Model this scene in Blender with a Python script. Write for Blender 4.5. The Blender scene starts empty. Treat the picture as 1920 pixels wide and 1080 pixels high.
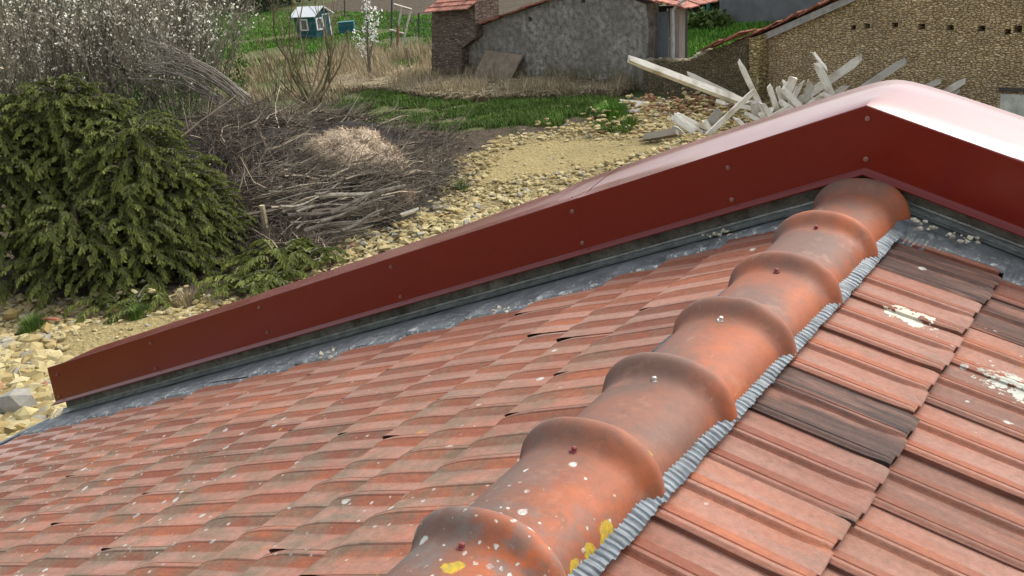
import bpy, math, random
from mathutils import Vector, Matrix, noise
random.seed(7)
rnd = random.random
uni = random.uniform
scene = bpy.context.scene
COL = scene.collection

# ------------------------------------------------------------------ camera
RR = Vector((0.840685, 0.53296, -0.095933))
RU = Vector((-0.103253, 0.331663, 0.937731))
RF = Vector((-0.53159, 0.77843, -0.333854))
CAM = Vector((0.96344, -2.96652, 1.015))
FPX = 2104.73
cd = bpy.data.cameras.new('camera'); cam = bpy.data.objects.new('camera', cd); COL.objects.link(cam)
cd.sensor_width = 36.0; cd.lens = FPX / 1920 * 36.0
cd.clip_start = 0.05; cd.clip_end = 2500
cam.matrix_world = Matrix(((RR.x, RU.x, -RF.x, CAM.x), (RR.y, RU.y, -RF.y, CAM.y), (RR.z, RU.z, -RF.z, CAM.z), (0, 0, 0, 1)))
scene.camera = cam

# ------------------------------------------------------------------ world, sun, exposure
SUN_EL, SUN_AZ = math.radians(46), math.radians(20)      # azimuth measured from +Y towards +X
w = bpy.data.worlds.new("World"); scene.world = w; w.use_nodes = True
nt = w.node_tree; nt.nodes.clear()
sky = nt.nodes.new('ShaderNodeTexSky'); sky.sky_type = 'NISHITA'; sky.sun_disc = False
sky.sun_elevation = SUN_EL; sky.sun_rotation = SUN_AZ
sky.air_density = 1.0; sky.dust_density = 4.0; sky.ozone_density = 1.0
bg = nt.nodes.new('ShaderNodeBackground'); bg.inputs[1].default_value = 0.15
wo = nt.nodes.new('ShaderNodeOutputWorld')
hs = nt.nodes.new('ShaderNodeHueSaturation'); hs.inputs['Saturation'].default_value = 0.32      # thin white cloud
nt.links.new(sky.outputs[0], hs.inputs['Color']); nt.links.new(hs.outputs[0], bg.inputs[0]); nt.links.new(bg.outputs[0], wo.inputs[0])
sd = bpy.data.lights.new('sun', 'SUN'); sd.energy = 0.75; sd.angle = math.radians(22); sd.color = (1, 0.95, 0.88)
so = bpy.data.objects.new('sun', sd); COL.objects.link(so)
sv = Vector((math.sin(SUN_AZ) * math.cos(SUN_EL), math.cos(SUN_AZ) * math.cos(SUN_EL), math.sin(SUN_EL)))
so.rotation_euler = sv.to_track_quat('Z', 'Y').to_euler()
scene.view_settings.view_transform = 'Standard'; scene.view_settings.look = 'None'
scene.view_settings.gamma = 1.0; scene.view_settings.exposure = 1.12
scene.view_settings.use_curve_mapping = False

# ------------------------------------------------------------------ placing helpers (survey of the photo)
HG = 4.3
ZG = CAM.z - HG
def ray(px, py):
    return (RR * ((px - 960) / FPX) + RU * (-(py - 540) / FPX) + RF).normalized()
def G(px, py, h=0.0):                       # point h above the ground seen at a pixel
    d = ray(px, py); t = -(HG - h) / d.z
    return CAM + d * t
def DP(px, py, dist):                       # point at a horizontal distance
    d = ray(px, py); return CAM + d * (dist / math.hypot(d.x, d.y))
def VP(px, py, P0, n):                      # point on a plane
    d = ray(px, py); return CAM + d * ((P0 - CAM).dot(n) / d.dot(n))
def hd(P): return math.hypot(P.x - CAM.x, P.y - CAM.y)
RH = Vector((RR.x, RR.y, 0)).normalized()   # image right, level
AH = Vector((RF.x, RF.y, 0)).normalized()   # away from the viewer, level
ZZ = Vector((0, 0, 1))

# ------------------------------------------------------------------ mesh helpers
class MB:
    def __init__(s): s.v = []; s.f = []; s.c = []; s.sm = True
    def add(s, vs, fs, col=(0.5, 0, 0, 1)):
        b = len(s.v); s.v.extend([tuple(p) for p in vs]); s.f.extend([tuple(i + b for i in f) for f in fs])
        if isinstance(col, list): s.c.extend(col)
        else: s.c.extend([col] * len(vs))
    def box(s, c, ax, ay, az, col=(0.5, 0, 0, 1)):     # centre and three half vectors
        c, ax, ay, az = Vector(c), Vector(ax), Vector(ay), Vector(az)
        vs = [c + ax * i + ay * j + az * k for i in (-1, 1) for j in (-1, 1) for k in (-1, 1)]
        fs = [(0, 1, 3, 2), (4, 6, 7, 5), (0, 4, 5, 1), (2, 3, 7, 6), (0, 2, 6, 4), (1, 5, 7, 3)]
        if ax.cross(ay).dot(az) < 0: fs = [tuple(reversed(f)) for f in fs]
        s.add(vs, fs, col)
    def prism(s, pts, off, col=(0.5, 0, 0, 1)):        # polygon extruded by a vector
        n = len(pts); a = [Vector(p) for p in pts]; b = [p + Vector(off) for p in a]
        fs = [tuple(range(n)), tuple(reversed(range(n, 2 * n)))] + [(i, i + n, (i + 1) % n + n, (i + 1) % n) for i in range(n)]
        s.add(a + b, fs, col)
    def tube(s, pts, rad, n=4, col=(0.5, 0, 0, 1), cap=True):
        pts = [Vector(p) for p in pts]; vs = []
        for i, p in enumerate(pts):
            t = (pts[min(i + 1, len(pts) - 1)] - pts[max(i - 1, 0)])
            if t.length < 1e-9: t = Vector((0, 0, 1))
            t.normalize()
            u = t.cross(ZZ)
            if u.length < 0.05: u = t.cross(Vector((1, 0, 0)))
            u.normalize(); q = t.cross(u)
            r = rad[i] if isinstance(rad, (list, tuple)) else rad
            for k in range(n):
                a = 2 * math.pi * k / n; vs.append(p + u * math.cos(a) * r + q * math.sin(a) * r)
        fs = []
        for i in range(len(pts) - 1):
            for k in range(n):
                fs.append((i * n + k, i * n + (k + 1) % n, (i + 1) * n + (k + 1) % n, (i + 1) * n + k))
        if cap: fs += [tuple(reversed(range(n))), tuple(range((len(pts) - 1) * n, len(pts) * n))]
        s.add(vs, fs, col)
    def build(s, name, mat, parent=None, smooth=False, sharp=0):
        me = bpy.data.meshes.new(name); me.from_pydata(s.v, [], s.f)
        at = me.color_attributes.new('Col', 'FLOAT_COLOR', 'POINT')
        buf = []
        for c in s.c: buf.extend(c)
        at.data.foreach_set('color', buf)
        if smooth: me.polygons.foreach_set('use_smooth', [True] * len(me.polygons))
        me.materials.append(mat); me.update()
        if sharp: me.set_sharp_from_angle(angle=math.radians(sharp))
        o = bpy.data.objects.new(name, me); COL.objects.link(o)
        if parent is not None: o.parent = parent; o.matrix_parent_inverse = parent.matrix_world.inverted()
        return o
def tag(o, label, cat, group=None, kind=None):
    if label: o['label'] = label
    if cat: o['category'] = cat
    if group: o['group'] = group
    if kind: o['kind'] = kind
    return o
def empty(name, loc, label, cat, group=None):
    o = bpy.data.objects.new(name, None); COL.objects.link(o); o.location = loc; o.empty_display_size = 0.1
    o.matrix_world = Matrix.Translation(loc)
    return tag(o, label, cat, group)

# ------------------------------------------------------------------ material helpers
class NT:
    def __init__(s, name, rough=0.85, metal=0.0, spec=0.3):
        m = bpy.data.materials.new(name); m.use_nodes = True; s.m = m; s.t = m.node_tree
        s.n = s.t.nodes; s.l = s.t.links; s.b = s.n['Principled BSDF']
        s.b.inputs['Roughness'].default_value = rough; s.b.inputs['Metallic'].default_value = metal
        s.b.inputs['Specular IOR Level'].default_value = spec
        s.tc = s.n.new('ShaderNodeTexCoord'); s.obj = s.tc.outputs['Object']
        a = s.n.new('ShaderNodeAttribute'); a.attribute_name = 'Col'; s.att = a
        sp = s.n.new('ShaderNodeSeparateColor'); s.l.new(a.outputs['Color'], sp.inputs[0]); s.ar, s.ag, s.ab = sp.outputs
        s.aa = a.outputs['Alpha']
    def put(s, sock, v):
        if isinstance(v, bpy.types.NodeSocket): s.l.new(v, sock)
        elif v is not None:
            if hasattr(sock.default_value, '__len__') and isinstance(v, (tuple, list)) and len(v) == 3 and len(sock.default_value) == 4: v = (*v, 1)
            sock.default_value = v
    def noise(s, scale, detail=4, rough=0.55, vec=None, stretch=None, out='Fac', dist=0.0):
        n = s.n.new('ShaderNodeTexNoise'); n.inputs['Scale'].default_value = scale
        n.inputs['Detail'].default_value = detail; n.inputs['Roughness'].default_value = rough; n.inputs['Distortion'].default_value = dist
        v = vec or s.obj
        if stretch: v = s.vmul(v, stretch)
        s.l.new(v, n.inputs['Vector']); return n.outputs[out]
    def vor(s, scale, vec=None, stretch=None, feature='F1', out='Distance', rnd_=1.0):
        n = s.n.new('ShaderNodeTexVoronoi'); n.feature = feature; n.inputs['Scale'].default_value = scale
        n.inputs['Randomness'].default_value = rnd_
        v = vec or s.obj
        if stretch: v = s.vmul(v, stretch)
        s.l.new(v, n.inputs['Vector']); return n.outputs[out]
    def vmul(s, v, k):
        n = s.n.new('ShaderNodeVectorMath'); n.operation = 'MULTIPLY'; s.put(n.inputs[0], v); n.inputs[1].default_value = k; return n.outputs[0]
    def vadd(s, v, k):
        n = s.n.new('ShaderNodeVectorMath'); n.operation = 'ADD'; s.put(n.inputs[0], v); s.put(n.inputs[1], k); return n.outputs[0]
    def vdist(s, v, k):
        n = s.n.new('ShaderNodeVectorMath'); n.operation = 'DISTANCE'; s.put(n.inputs[0], v); n.inputs[1].default_value = k; return n.outputs['Value']
    def math(s, op, a, b=None, c=None, clamp=False):
        n = s.n.new('ShaderNodeMath'); n.operation = op; n.use_clamp = clamp
        s.put(n.inputs[0], a)
        if b is not None: s.put(n.inputs[1], b)
        if c is not None: s.put(n.inputs[2], c)
        return n.outputs[0]
    def ramp(s, v, a, b, lo=0.0, hi=1.0):
        n = s.n.new('ShaderNodeMapRange'); n.clamp = True
        s.put(n.inputs[0], v); n.inputs[1].default_value = a; n.inputs[2].default_value = b
        n.inputs[3].default_value = lo; n.inputs[4].default_value = hi; return n.outputs[0]
    def mix(s, f, a, b, mode='MIX'):
        n = s.n.new('ShaderNodeMix'); n.data_type = 'RGBA'; n.blend_type = mode; n.clamp_factor = True
        s.put(n.inputs[0], f); s.put(n.inputs[6], a); s.put(n.inputs[7], b); return n.outputs[2]
    def bright(s, col, f):
        n = s.n.new('ShaderNodeVectorMath'); n.operation = 'SCALE'; s.put(n.inputs[0], col); s.put(n.inputs[3], f); return n.outputs[0]
    def bump(s, h, strength=0.3, dist=0.01):
        n = s.n.new('ShaderNodeBump'); n.inputs['Strength'].default_value = strength; n.inputs['Distance'].default_value = dist
        s.l.new(h, n.inputs['Height']); s.l.new(n.outputs[0], s.b.inputs['Normal'])
    def base(s, c): s.put(s.b.inputs['Base Color'], c)
    def sepxyz(s, v):
        n = s.n.new('ShaderNodeSeparateXYZ'); s.l.new(v, n.inputs[0]); return n.outputs

def simple(name, col, rough=0.85, metal=0.0, nscale=6, var=0.25, bump=0.2, spec=0.3, stretch=None, attvar=0.0, bd=0.01):
    t = NT(name, rough, metal, spec)
    n1 = t.noise(nscale, 5, 0.6, stretch=stretch)
    c = t.bright(col, t.ramp(n1, 0.3, 0.7, 1 - var, 1 + var))
    if attvar: c = t.bright(c, t.ramp(t.ar, 0, 2, 1 - attvar, 1 + 3 * attvar))
    t.base(c)
    if bump: t.bump(t.noise(nscale * 4, 4, 0.6, stretch=stretch), bump, bd)
    return t.m

# roof tiles : Col = (tint, light band, nose, dark tile plus painted crack and nose shade)
def tile_mat(name, left):
    t = NT(name, 0.78, 0, 0.25)
    n_f = t.noise(60, 4, 0.65); n_m = t.noise(9, 4, 0.6); n_s = t.noise(2.2, 3, 0.5)
    streak = t.noise(14, 4, 0.65, stretch=(0.22, 2.2, 1))
    c = t.mix(t.ar, (0.175, 0.054, 0.029), (0.36, 0.120, 0.058))
    c = t.mix(t.ramp(streak, 0.35, 0.75), c, (0.20, 0.070, 0.045))
    # pale dust on the flats
    dust = t.math('MULTIPLY', t.math('MULTIPLY', t.ag, t.ramp(streak, 0.3, 0.6, 0.45, 1.0)), t.ramp(t.noise(1.7, 3, .6), .35, .65, .45, 1.05), clamp=True)
    c = t.mix(t.math('MULTIPLY', dust, 0.80), c, (0.345, 0.205, 0.158))
    pos = t.sepxyz(t.obj)
    if left:
        # grey brown algae, strongest low on the slope and towards the nose of each tile
        low = t.ramp(t.math('ADD', t.math('MULTIPLY', pos[1], -0.5), t.math('MULTIPLY', pos[0], 0.13)), 0.1, 0.75)
        alg = t.math('MULTIPLY', t.ramp(t.math('ADD', n_m, t.math('MULTIPLY', t.ab, 0.12)), 0.44, 0.70), t.math('ADD', t.math('MULTIPLY', low, 1.0), 0.14), clamp=True)
        c = t.mix(t.math('MULTIPLY', alg, 0.78), c, (0.145, 0.115, 0.077))
        c = t.mix(t.math('MULTIPLY', t.ramp(n_f, 0.5, 0.72), t.math('MULTIPLY', alg, 0.6)), c, (0.20, 0.16, 0.11))
        # pink-white bloom near the eaves
        bl = t.math('MULTIPLY', t.ramp(pos[0], 3.2, 4.8), t.ag)
        c = t.mix(t.math('MULTIPLY', bl, 0.5), c, (0.46, 0.34, 0.31))
        lich = t.math('MULTIPLY', t.ramp(t.math('ADD', t.math('MULTIPLY', pos[1], -1.0), t.math('MULTIPLY', pos[0], 0.35)), 0.8, 1.7), t.ramp(t.noise(3.5, 2, 0.5), 0.35, 0.62))
    else:
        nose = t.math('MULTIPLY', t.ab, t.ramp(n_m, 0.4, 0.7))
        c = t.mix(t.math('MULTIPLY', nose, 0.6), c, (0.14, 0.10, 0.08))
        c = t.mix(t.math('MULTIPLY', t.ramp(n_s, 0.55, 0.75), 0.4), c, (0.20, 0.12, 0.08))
        lich = t.ramp(t.vdist(t.obj, (0.74, -0.30, 0)), 0.42, 0.05)
    clus = t.ramp(t.noise(2.6, 2, 0.5), 0.42, 0.62)
    # dark fired tiles, plus joint grime and lap shade painted as dark lines
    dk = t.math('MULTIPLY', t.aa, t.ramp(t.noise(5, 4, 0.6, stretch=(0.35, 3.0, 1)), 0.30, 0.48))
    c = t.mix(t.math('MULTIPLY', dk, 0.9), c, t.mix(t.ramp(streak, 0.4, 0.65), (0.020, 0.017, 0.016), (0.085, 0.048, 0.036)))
    # lichen discs
    vd = t.vadd(t.obj, t.vmul(t.noise(40, 2, 0.5, out='Color'), (0.012, 0.012, 0)))
    for sc, th, lo, col in ((22, 0.30, 0.80, (0.47, 0.47, 0.42)), (48, 0.30, 0.84, (0.43, 0.43, 0.38)), (16, 0.22, 0.93, (0.38, 0.18, 0.04))):
        n = t.n.new('ShaderNodeTexVoronoi'); n.inputs['Scale'].default_value = sc
        t.l.new(t.vmul(vd, (1, 1.0, 0)), n.inputs['Vector'])
        sp = t.n.new('ShaderNodeSeparateColor'); t.l.new(n.outputs['Color'], sp.inputs[0])
        gate = t.math('GREATER_THAN', t.math('ADD', sp.outputs[0], t.math('MULTIPLY', lich, 0.52 if left else 0.42)), lo + 0.17)
        sz = t.math('MULTIPLY', sp.outputs[1], th)
        disc = t.ramp(t.math('SUBTRACT', sz, t.math('ADD', n.outputs['Distance'], t.math('MULTIPLY', n_f, .06))), -.03, .03)
        msk = t.math('MULTIPLY', t.math('MULTIPLY', disc, gate), t.ramp(n_f, 0.3, 0.5, 0.45, 1.0))
        c = t.mix(t.math('MULTIPLY', msk, 0.9), c, col)
    if not left:
        # whitewash splash
        d1 = t.vdist(t.vmul(t.vadd(t.obj, (-0.325, 0.215, 0)), (0.9, 1.6, 0)), (0, 0, 0))
        sp_ = t.math('ADD', t.noise(26, 4, 0.6), t.ramp(d1, 0.03, 0.13, 0.22, -0.35))
        c = t.mix(t.math('GREATER_THAN', sp_, 0.60), c, (0.60, 0.57, 0.45))
        d2 = t.vdist(t.vmul(t.vadd(t.obj, (-0.66, 0.33, 0)), (0.75, 1.7, 0)), (0, 0, 0))
        s2 = t.math('ADD', t.noise(38, 5, 0.7), t.ramp(d2, 0.05, 0.24, 0.14, -0.3))
        c = t.mix(t.math('GREATER_THAN', s2, 0.57), c, (0.42, 0.43, 0.36))
    c = t.mix(t.math('MULTIPLY', t.ramp(t.noise(33, 5, .75), .55, .68), .35), c, (0.12, .085, .06))
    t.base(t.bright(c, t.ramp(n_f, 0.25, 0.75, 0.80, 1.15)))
    t.bump(t.math('ADD', t.math('MULTIPLY', n_f, 0.5), t.noise(180, 3, 0.6)), 0.35, 0.003)
    return t.m

def ridge_mat(grime):
    t = NT('ridge_terracotta', 0.66, 0, 0.35)
    n1 = t.noise(7, 5, 0.6); n2 = t.noise(55, 4, 0.6); n3 = t.noise(3.2, 3, 0.5)
    scr = t.noise(30, 3, 0.6, stretch=(3.5, 0.5, 1))
    c = t.mix(t.ramp(n1, 0.3, 0.7), (0.37, 0.098, 0.032), (0.235, 0.075, 0.036))
    pos = t.sepxyz(t.obj)
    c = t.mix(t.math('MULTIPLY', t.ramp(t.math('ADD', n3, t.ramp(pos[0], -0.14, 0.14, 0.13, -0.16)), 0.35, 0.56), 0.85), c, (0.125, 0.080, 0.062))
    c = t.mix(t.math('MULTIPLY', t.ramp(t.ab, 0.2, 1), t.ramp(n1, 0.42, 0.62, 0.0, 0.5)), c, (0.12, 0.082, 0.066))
    c = t.mix(t.math('MULTIPLY', t.ramp(scr, 0.68, 0.76), 0.30), c, (0.50, 0.36, 0.30))
    n5 = t.noise(22, 6, 0.75, dist=.6); c = t.mix(t.math('MULTIPLY', t.ramp(n5, 0.52, 0.68), 0.55), c, (0.115, 0.072, 0.052)); c = t.mix(t.math('MULTIPLY', t.ramp(t.noise(13, 5, 0.7), 0.58, 0.72), 0.5), c, (0.36, 0.17, 0.10))
    g = t.ramp(pos[1], -1.35, -1.8)
    c = t.mix(t.math('MULTIPLY', t.math('MULTIPLY', g, 0.72), t.ramp(t.noise(16, 5, 0.7), 0.45, 0.58)), c, (0.13, 0.12, 0.105))
    vd = t.vadd(t.obj, t.vmul(t.noise(70, 2, 0.5, out='Color'), (0.012, 0.012, 0.012)))
    for sc, lo, add in ((34, 1.10, 0.66), (75, 1.0, 0.34)):
        n = t.n.new('ShaderNodeTexVoronoi'); n.inputs['Scale'].default_value = sc; t.l.new(vd, n.inputs['Vector'])
        sp = t.n.new('ShaderNodeSeparateColor'); t.l.new(n.outputs['Color'], sp.inputs[0])
        gate = t.math('GREATER_THAN', t.math('ADD', sp.outputs[0], t.math('MULTIPLY', g, add)), lo)
        disc = t.ramp(t.math('SUBTRACT', t.math('MULTIPLY', sp.outputs[1], 0.44), t.math('ADD', n.outputs['Distance'], t.math('MULTIPLY', n5, .10))), -.04, .04)
        c = t.mix(t.math('MULTIPLY', t.math('MULTIPLY', gate, disc), t.ramp(n2, 0.38, 0.55, 0.15, 1)), c, (0.45, 0.45, 0.40))
    for (x, y, z, r) in YEL:
        d = t.vdist(t.vadd(t.obj, t.vmul(t.vadd(t.noise(55, 3, 0.6, out='Color'), (-0.5, -0.5, -0.5)), (0.02, 0.02, 0.02))), (x, y, z))
        c = t.mix(t.math('MULTIPLY', t.ramp(d, r * 1.05, r * .9), t.ramp(t.noise(140, 3, .7), .35, .48, .55, 1)), c, t.mix(t.ramp(t.noise(120, 2, 0.5), 0.35, 0.65), (0.48, 0.31, 0.008), (0.30, 0.24, 0.045)))
    t.base(t.bright(c, t.ramp(n2, 0.25, 0.75, 0.9, 1.1)))
    t.bump(t.math('ADD', n2, t.math('MULTIPLY', t.noise(200, 2, 0.5), 0.4)), 0.22, 0.002)
    return t.m

# ------------------------------------------------------------------ ROOF
A = math.radians(19.133); CA, SA = math.cos(A), math.sin(A)
MATL = Matrix(((-CA, 0, -SA, 0), (0, 1, 0, 0), (-SA, 0, CA, 0), (0, 0, 0, 1)))     # slope frame: x down slope, y along ridge, z normal
MATR = Matrix(((CA, 0, SA, 0), (0, 1, 0, 0), (-SA, 0, CA, 0), (0, 0, 0, 1)))
def onL(px, py, off=0.0):
    n = Vector((-SA, 0, CA)); P = VP(px, py, n * off, n); q = MATL.inverted() @ P; return q.x, q.y
def onR(px, py, off=0.0):
    n = Vector((SA, 0, CA)); P = VP(px, py, n * off, n); q = MATR.inverted() @ P; return q.x, q.y
roof = empty('tiled_roof', (0, 0, 0), 'weathered red clay tile roof with half round ridge and dark red metal gable capping', 'roof')

TW = 0.236; TT = 0.024; AMP = 0.0100
def sstep(a, b, x):
    t = min(1, max(0, (x - a) / (b - a))); return t * t * (3 - 2 * t)
def wave(u, rib):               # u 0..1 over one rib period, crack side at 1
    if u < 0.50: return -0.08 * math.sin(u / 0.5 * math.pi)
    if u < 0.76: return (u - 0.5) / 0.26 * .80
    if u < 0.785: return .80 - .20 * (u - .76) / .025
    if u < 0.82: return .60 + .33 * (u - .785) / .035
    if u < 0.88: return 0.93 + 0.07 * math.sin((u - 0.82) / 0.06 * math.pi / 2)
    return 1 + ((0.55 if rib == 1 else 0.05) - 1) * sstep(0.88, 1.0, u)
US = [0.0, 0.01, 0.12, 0.25, 0.40, 0.49, 0.52, 0.60, 0.70, 0.76, 0.785, 0.82, 0.86, 0.89, 0.93, 0.95, 0.97, 1.0]
def slope_tiles(side, mat, courses, yj, y_top, y_bot, vergef, darkf):
    m = MB(); rg = random.Random(5 if side > 0 else 9); rg2 = random.Random(77)
    for ci in range(len(courses) - 1):
        s0, s1 = courses[ci], courses[ci + 1]
        off = (ci % 2) * TW / 2
        n = int((y_top - y_bot) / TW) + 2
        for k in range(n):
            yt = yj + off - k * TW + TW           # crack side / upper Y edge
            if yt - TW > y_top: continue
            tint = rg.random(); lift = rg.uniform(-0.001, 0.0035) ; sl = rg.uniform(-0.008, 0.008); tw = rg.uniform(-0.004, 0.004)
            if rg.random() < 0.30: lift += rg.uniform(.002, 0.0075) * (1 if side > 0 else .45)
            if rg.random() < 0.06: tint = 1.6
            dark = darkf(ci, (s0 + s1) / 2, yt - TW / 2, rg)
            v0 = s0 - 0.06; L = s1 + sl - v0
            vs_list = [0.0, 0.3, 0.6, 0.78, 0.86, 0.92, 0.96, 0.984, 0.99, 1.0]
            us = []
            for r in range(2):
                for q, uu in enumerate(US):
                    if r == 1 and q == 0: continue
                    us.append((r + uu) / 2)
            rows = []; cols = []
            vv = []; cc = []
            for v in vs_list:
                for U in us:
                    r2 = U * 2; rib = min(1, int(r2)) if r2 < 2 else 1
                    u = r2 - rib
                    Yl = U * TW                      # 0 .. TW measured from the flat edge
                    dn = max(0, 1 - (1 - v) * L / 0.085) ** 1.8
                    cr = 0.030 if side > 0 else 0.016
                    if u > 0.5: Yl -= cr * dn * ((u - 0.5) / 0.5)
                    elif rib == 1: Yl -= cr * dn * (1 - u / 0.5)
                    if side > 0: Y = yt - TW + Yl    # left slope: rises towards +Y
                    else: Y = yt - Yl                # right slope: mirrored
                    Y = min(Y, vergef(s0 + (s1 - s0) * v) + 0.02 * (ci % 2))
                    d = (1 - v) * L
                    fade = sstep(-0.02, 0.085, d) ** 0.7 * 0.7 + 0.3
                    nosedrop = -0.004 * max(0, 1 - d / 0.02) ** 2
                    amp = (AMP if side > 0 else 0.0095) * (1.0 if rib == 1 else 0.88)
                    z = -TT * (1 - v * 1.0) * (L / (s1 - s0)) * 0.92 + amp * wave(u, rib) * fade + lift + nosedrop + tw * (U - 0.5)
                    if u > 0.96 and rib == 1: z += 0.0015
                    band = 1.0 if (0.005 < u < 0.5) else (0.85 if .81 < u < 0.9 else (0.3 if u >= .9 else 0.0))
                    vv.append((v0 + v * L - 0.010 * (1 - fade) * (1 if u > .5 else 0), Y, z))
                    dk_ = dark
                    if (rib == 1 and u > 0.955) or v > 0.995: dk_ = max(dark, 0.75 if rg2.random() < .6 else 0.3)  # grime and shadow lines painted dark along cracks and nose edges
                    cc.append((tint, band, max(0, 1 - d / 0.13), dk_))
            nu = len(us); nv = len(vs_list)
            # front skirt and crack side skirt
            for i in range(nu):
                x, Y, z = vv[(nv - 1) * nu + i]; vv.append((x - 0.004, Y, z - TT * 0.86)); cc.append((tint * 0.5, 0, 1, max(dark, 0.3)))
            for j in range(nv):
                x, Y, z = vv[j * nu + nu - 1]; vv.append((x, Y + (0.002 if side > 0 else -0.002), z - 0.018)); cc.append((tint, 0, 0.3, dark))
            fs = []
            for j in range(nv):
                for i in range(nu - 1):
                    a = j * nu + i; q = (a, a + 1, a + 1 + nu, a + nu)
                    fs.append(q if side > 0 else q[::-1])
            b = (nv + 1) * nu
            for j in range(nv - 1):
                q = (j * nu + nu - 1, b + j, b + j + 1, (j + 1) * nu + nu - 1)
                fs.append(q if side > 0 else q[::-1])
            # pin vertices collapsed past the verge are harmless
            if min(p[1] for p in vv[:nu * nv]) > vergef(s1) - 0.01: continue
            m.add(vv, fs, cc)
    me_o = m.build('roof_tiles', mat, None, smooth=True, sharp=16)
    return me_o
def vergeL(s): 
    if s < 0.5: return 0.36
    if s < 1.1: return 0.36 - (s - 0.5) / 0.6 * 0.17
    return 0.18
def vergeR(s): return 0.30
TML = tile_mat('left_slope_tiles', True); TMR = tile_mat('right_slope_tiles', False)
cL = [0.10, 0.45, 0.665, 0.86, 1.15, 1.49, 1.80, 2.14, 2.48, 2.81, 3.14, 3.48, 3.81, 4.15, 4.5, 4.86]
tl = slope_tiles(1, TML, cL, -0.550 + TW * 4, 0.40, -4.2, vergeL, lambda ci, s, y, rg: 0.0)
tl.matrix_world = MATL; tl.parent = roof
DARKR = {}
def darkR(ci, s, y, rg):
    for (c_, yy, k) in ((0, 0.02, 0.95), (0, -1.0 + 0.01, 0.0), (0, -0.905, 1.0), (1, 0.10, 0.9), (1, -1.03, 0.55), (1, -0.345, 0.5), (2, -0.9, 0.5)):
        if c_ == ci and abs(y - yy) < TW * 0.5: return k
    return 0.0
cR = [0.158, 0.462, 0.80, 1.13, 1.46, 1.8, 2.14, 2.5, 2.9, 3.3, 3.7, 4.1, 4.5, 4.86]
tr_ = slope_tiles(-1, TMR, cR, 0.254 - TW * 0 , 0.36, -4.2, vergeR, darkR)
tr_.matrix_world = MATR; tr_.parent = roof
for o in (tl, tr_): o.name = 'roof_tiles'
# timber deck under the tiles (closes the roof)
mdk = simple('old_timber', (0.16, 0.12, 0.09), nscale=8)
for MT in (MATL, MATR):
    m = MB(); m.box((2.43, -1.88, -0.085), (2.41, 0, 0), (0, 2.30, 0), (0, 0, 0.02)); o = m.build('roof_deck', mdk); o.matrix_world = MT; o.parent = roof

# pleated grey ridge roll on both sides of the ridge
t = NT('pleated_roll', 0.45, 0.25, 0.4)
nn = t.noise(30, 4, 0.6)
t.base(t.mix(t.ramp(nn, 0.3, 0.7), (0.05, 0.06, 0.068), (0.125, 0.15, 0.168)))
MROLL = t.m
for side, MT in ((1, MATL), (-1, MATR)):
    m = MB(); vs = []; fs = []; cc = []
    N = 900; rgp = random.Random(3)
    xs = [0.06, 0.10, 0.122, 0.14, 0.154, 0.166]
    ph = 0
    for i in range(N):
        Y = 0.40 - i * 0.0045
        ph += 0.0045 / 0.017 * 2 * math.pi * uni(0.8, 1.2)
        pl = 0.0042 * math.sin(ph) * uni(0.6, 1.1)
        edge = 0.006 * noise.noise(Vector((Y * 9, 0, side)))+ 0.004 * noise.noise(Vector((Y * 40, 3, side)))
        for q, x in enumerate(xs):
            z = 0.012 - (x - 0.06) * 0.05 + pl * (0.4 + 0.6 * (q / 5)) + 0.004 * noise.noise(Vector((Y * 14, x * 20, 0)))
            if q == 5: z -= 0.003
            vs.append((x + (edge if q >= 4 else 0), Y, z)); cc.append((0.5, 0, 0, 1))
    k = len(xs)
    for i in range(N - 1):
        for q in range(k - 1):
            a = i * k + q; f = (a, a + k, a + k + 1, a + 1); fs.append(f if side < 0 else f[::-1])
    m.add(vs, fs, cc); o = m.build('ridge_roll', MROLL, None, smooth=True); o.matrix_world = MT; o.parent = roof

# ridge tiles with collar and screw
def ridge_pt(px, py, off):         # point on the barrel at a pixel (crest ellipse, walk along the ray)
    d = ray(px, py); t_ = 1.0
    while t_ < 6:
        P = CAM + d * t_
        if abs(P.x) < 0.16:
            zz = -0.06 + 0.095 * math.sqrt(max(0, 1 - (P.x / 0.133) ** 2)) + off
            if P.z < zz: return P
        t_ += 0.002
    return CAM + d * 3
YEL = []
for px, py, r in ((1136, 998, 0.020), (1106, 1036, 0.015), (1080, 1066, 0.015), (845, 1070, 0.017), (858, 1066, 0.013), (1217, 846, 0.011), (1132, 1012, 0.013)):
    P = ridge_pt(px, py, 0.012 if px == 1217 else 0.0); YEL.append((P.x, P.y, P.z, r))
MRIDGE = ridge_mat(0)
MSCREW = simple('screw_cap', (0.20, 0.05, 0.045), rough=0.4, nscale=60, bump=0)
MZINCS = simple('zinc_screw', (0.62, 0.60, 0.55), rough=0.35, metal=0.6, nscale=60, bump=0)
collars = [0.41, 0.05, -0.305, -0.655, -1.01, -1.345, -1.69, -2.045, -2.40]
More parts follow.
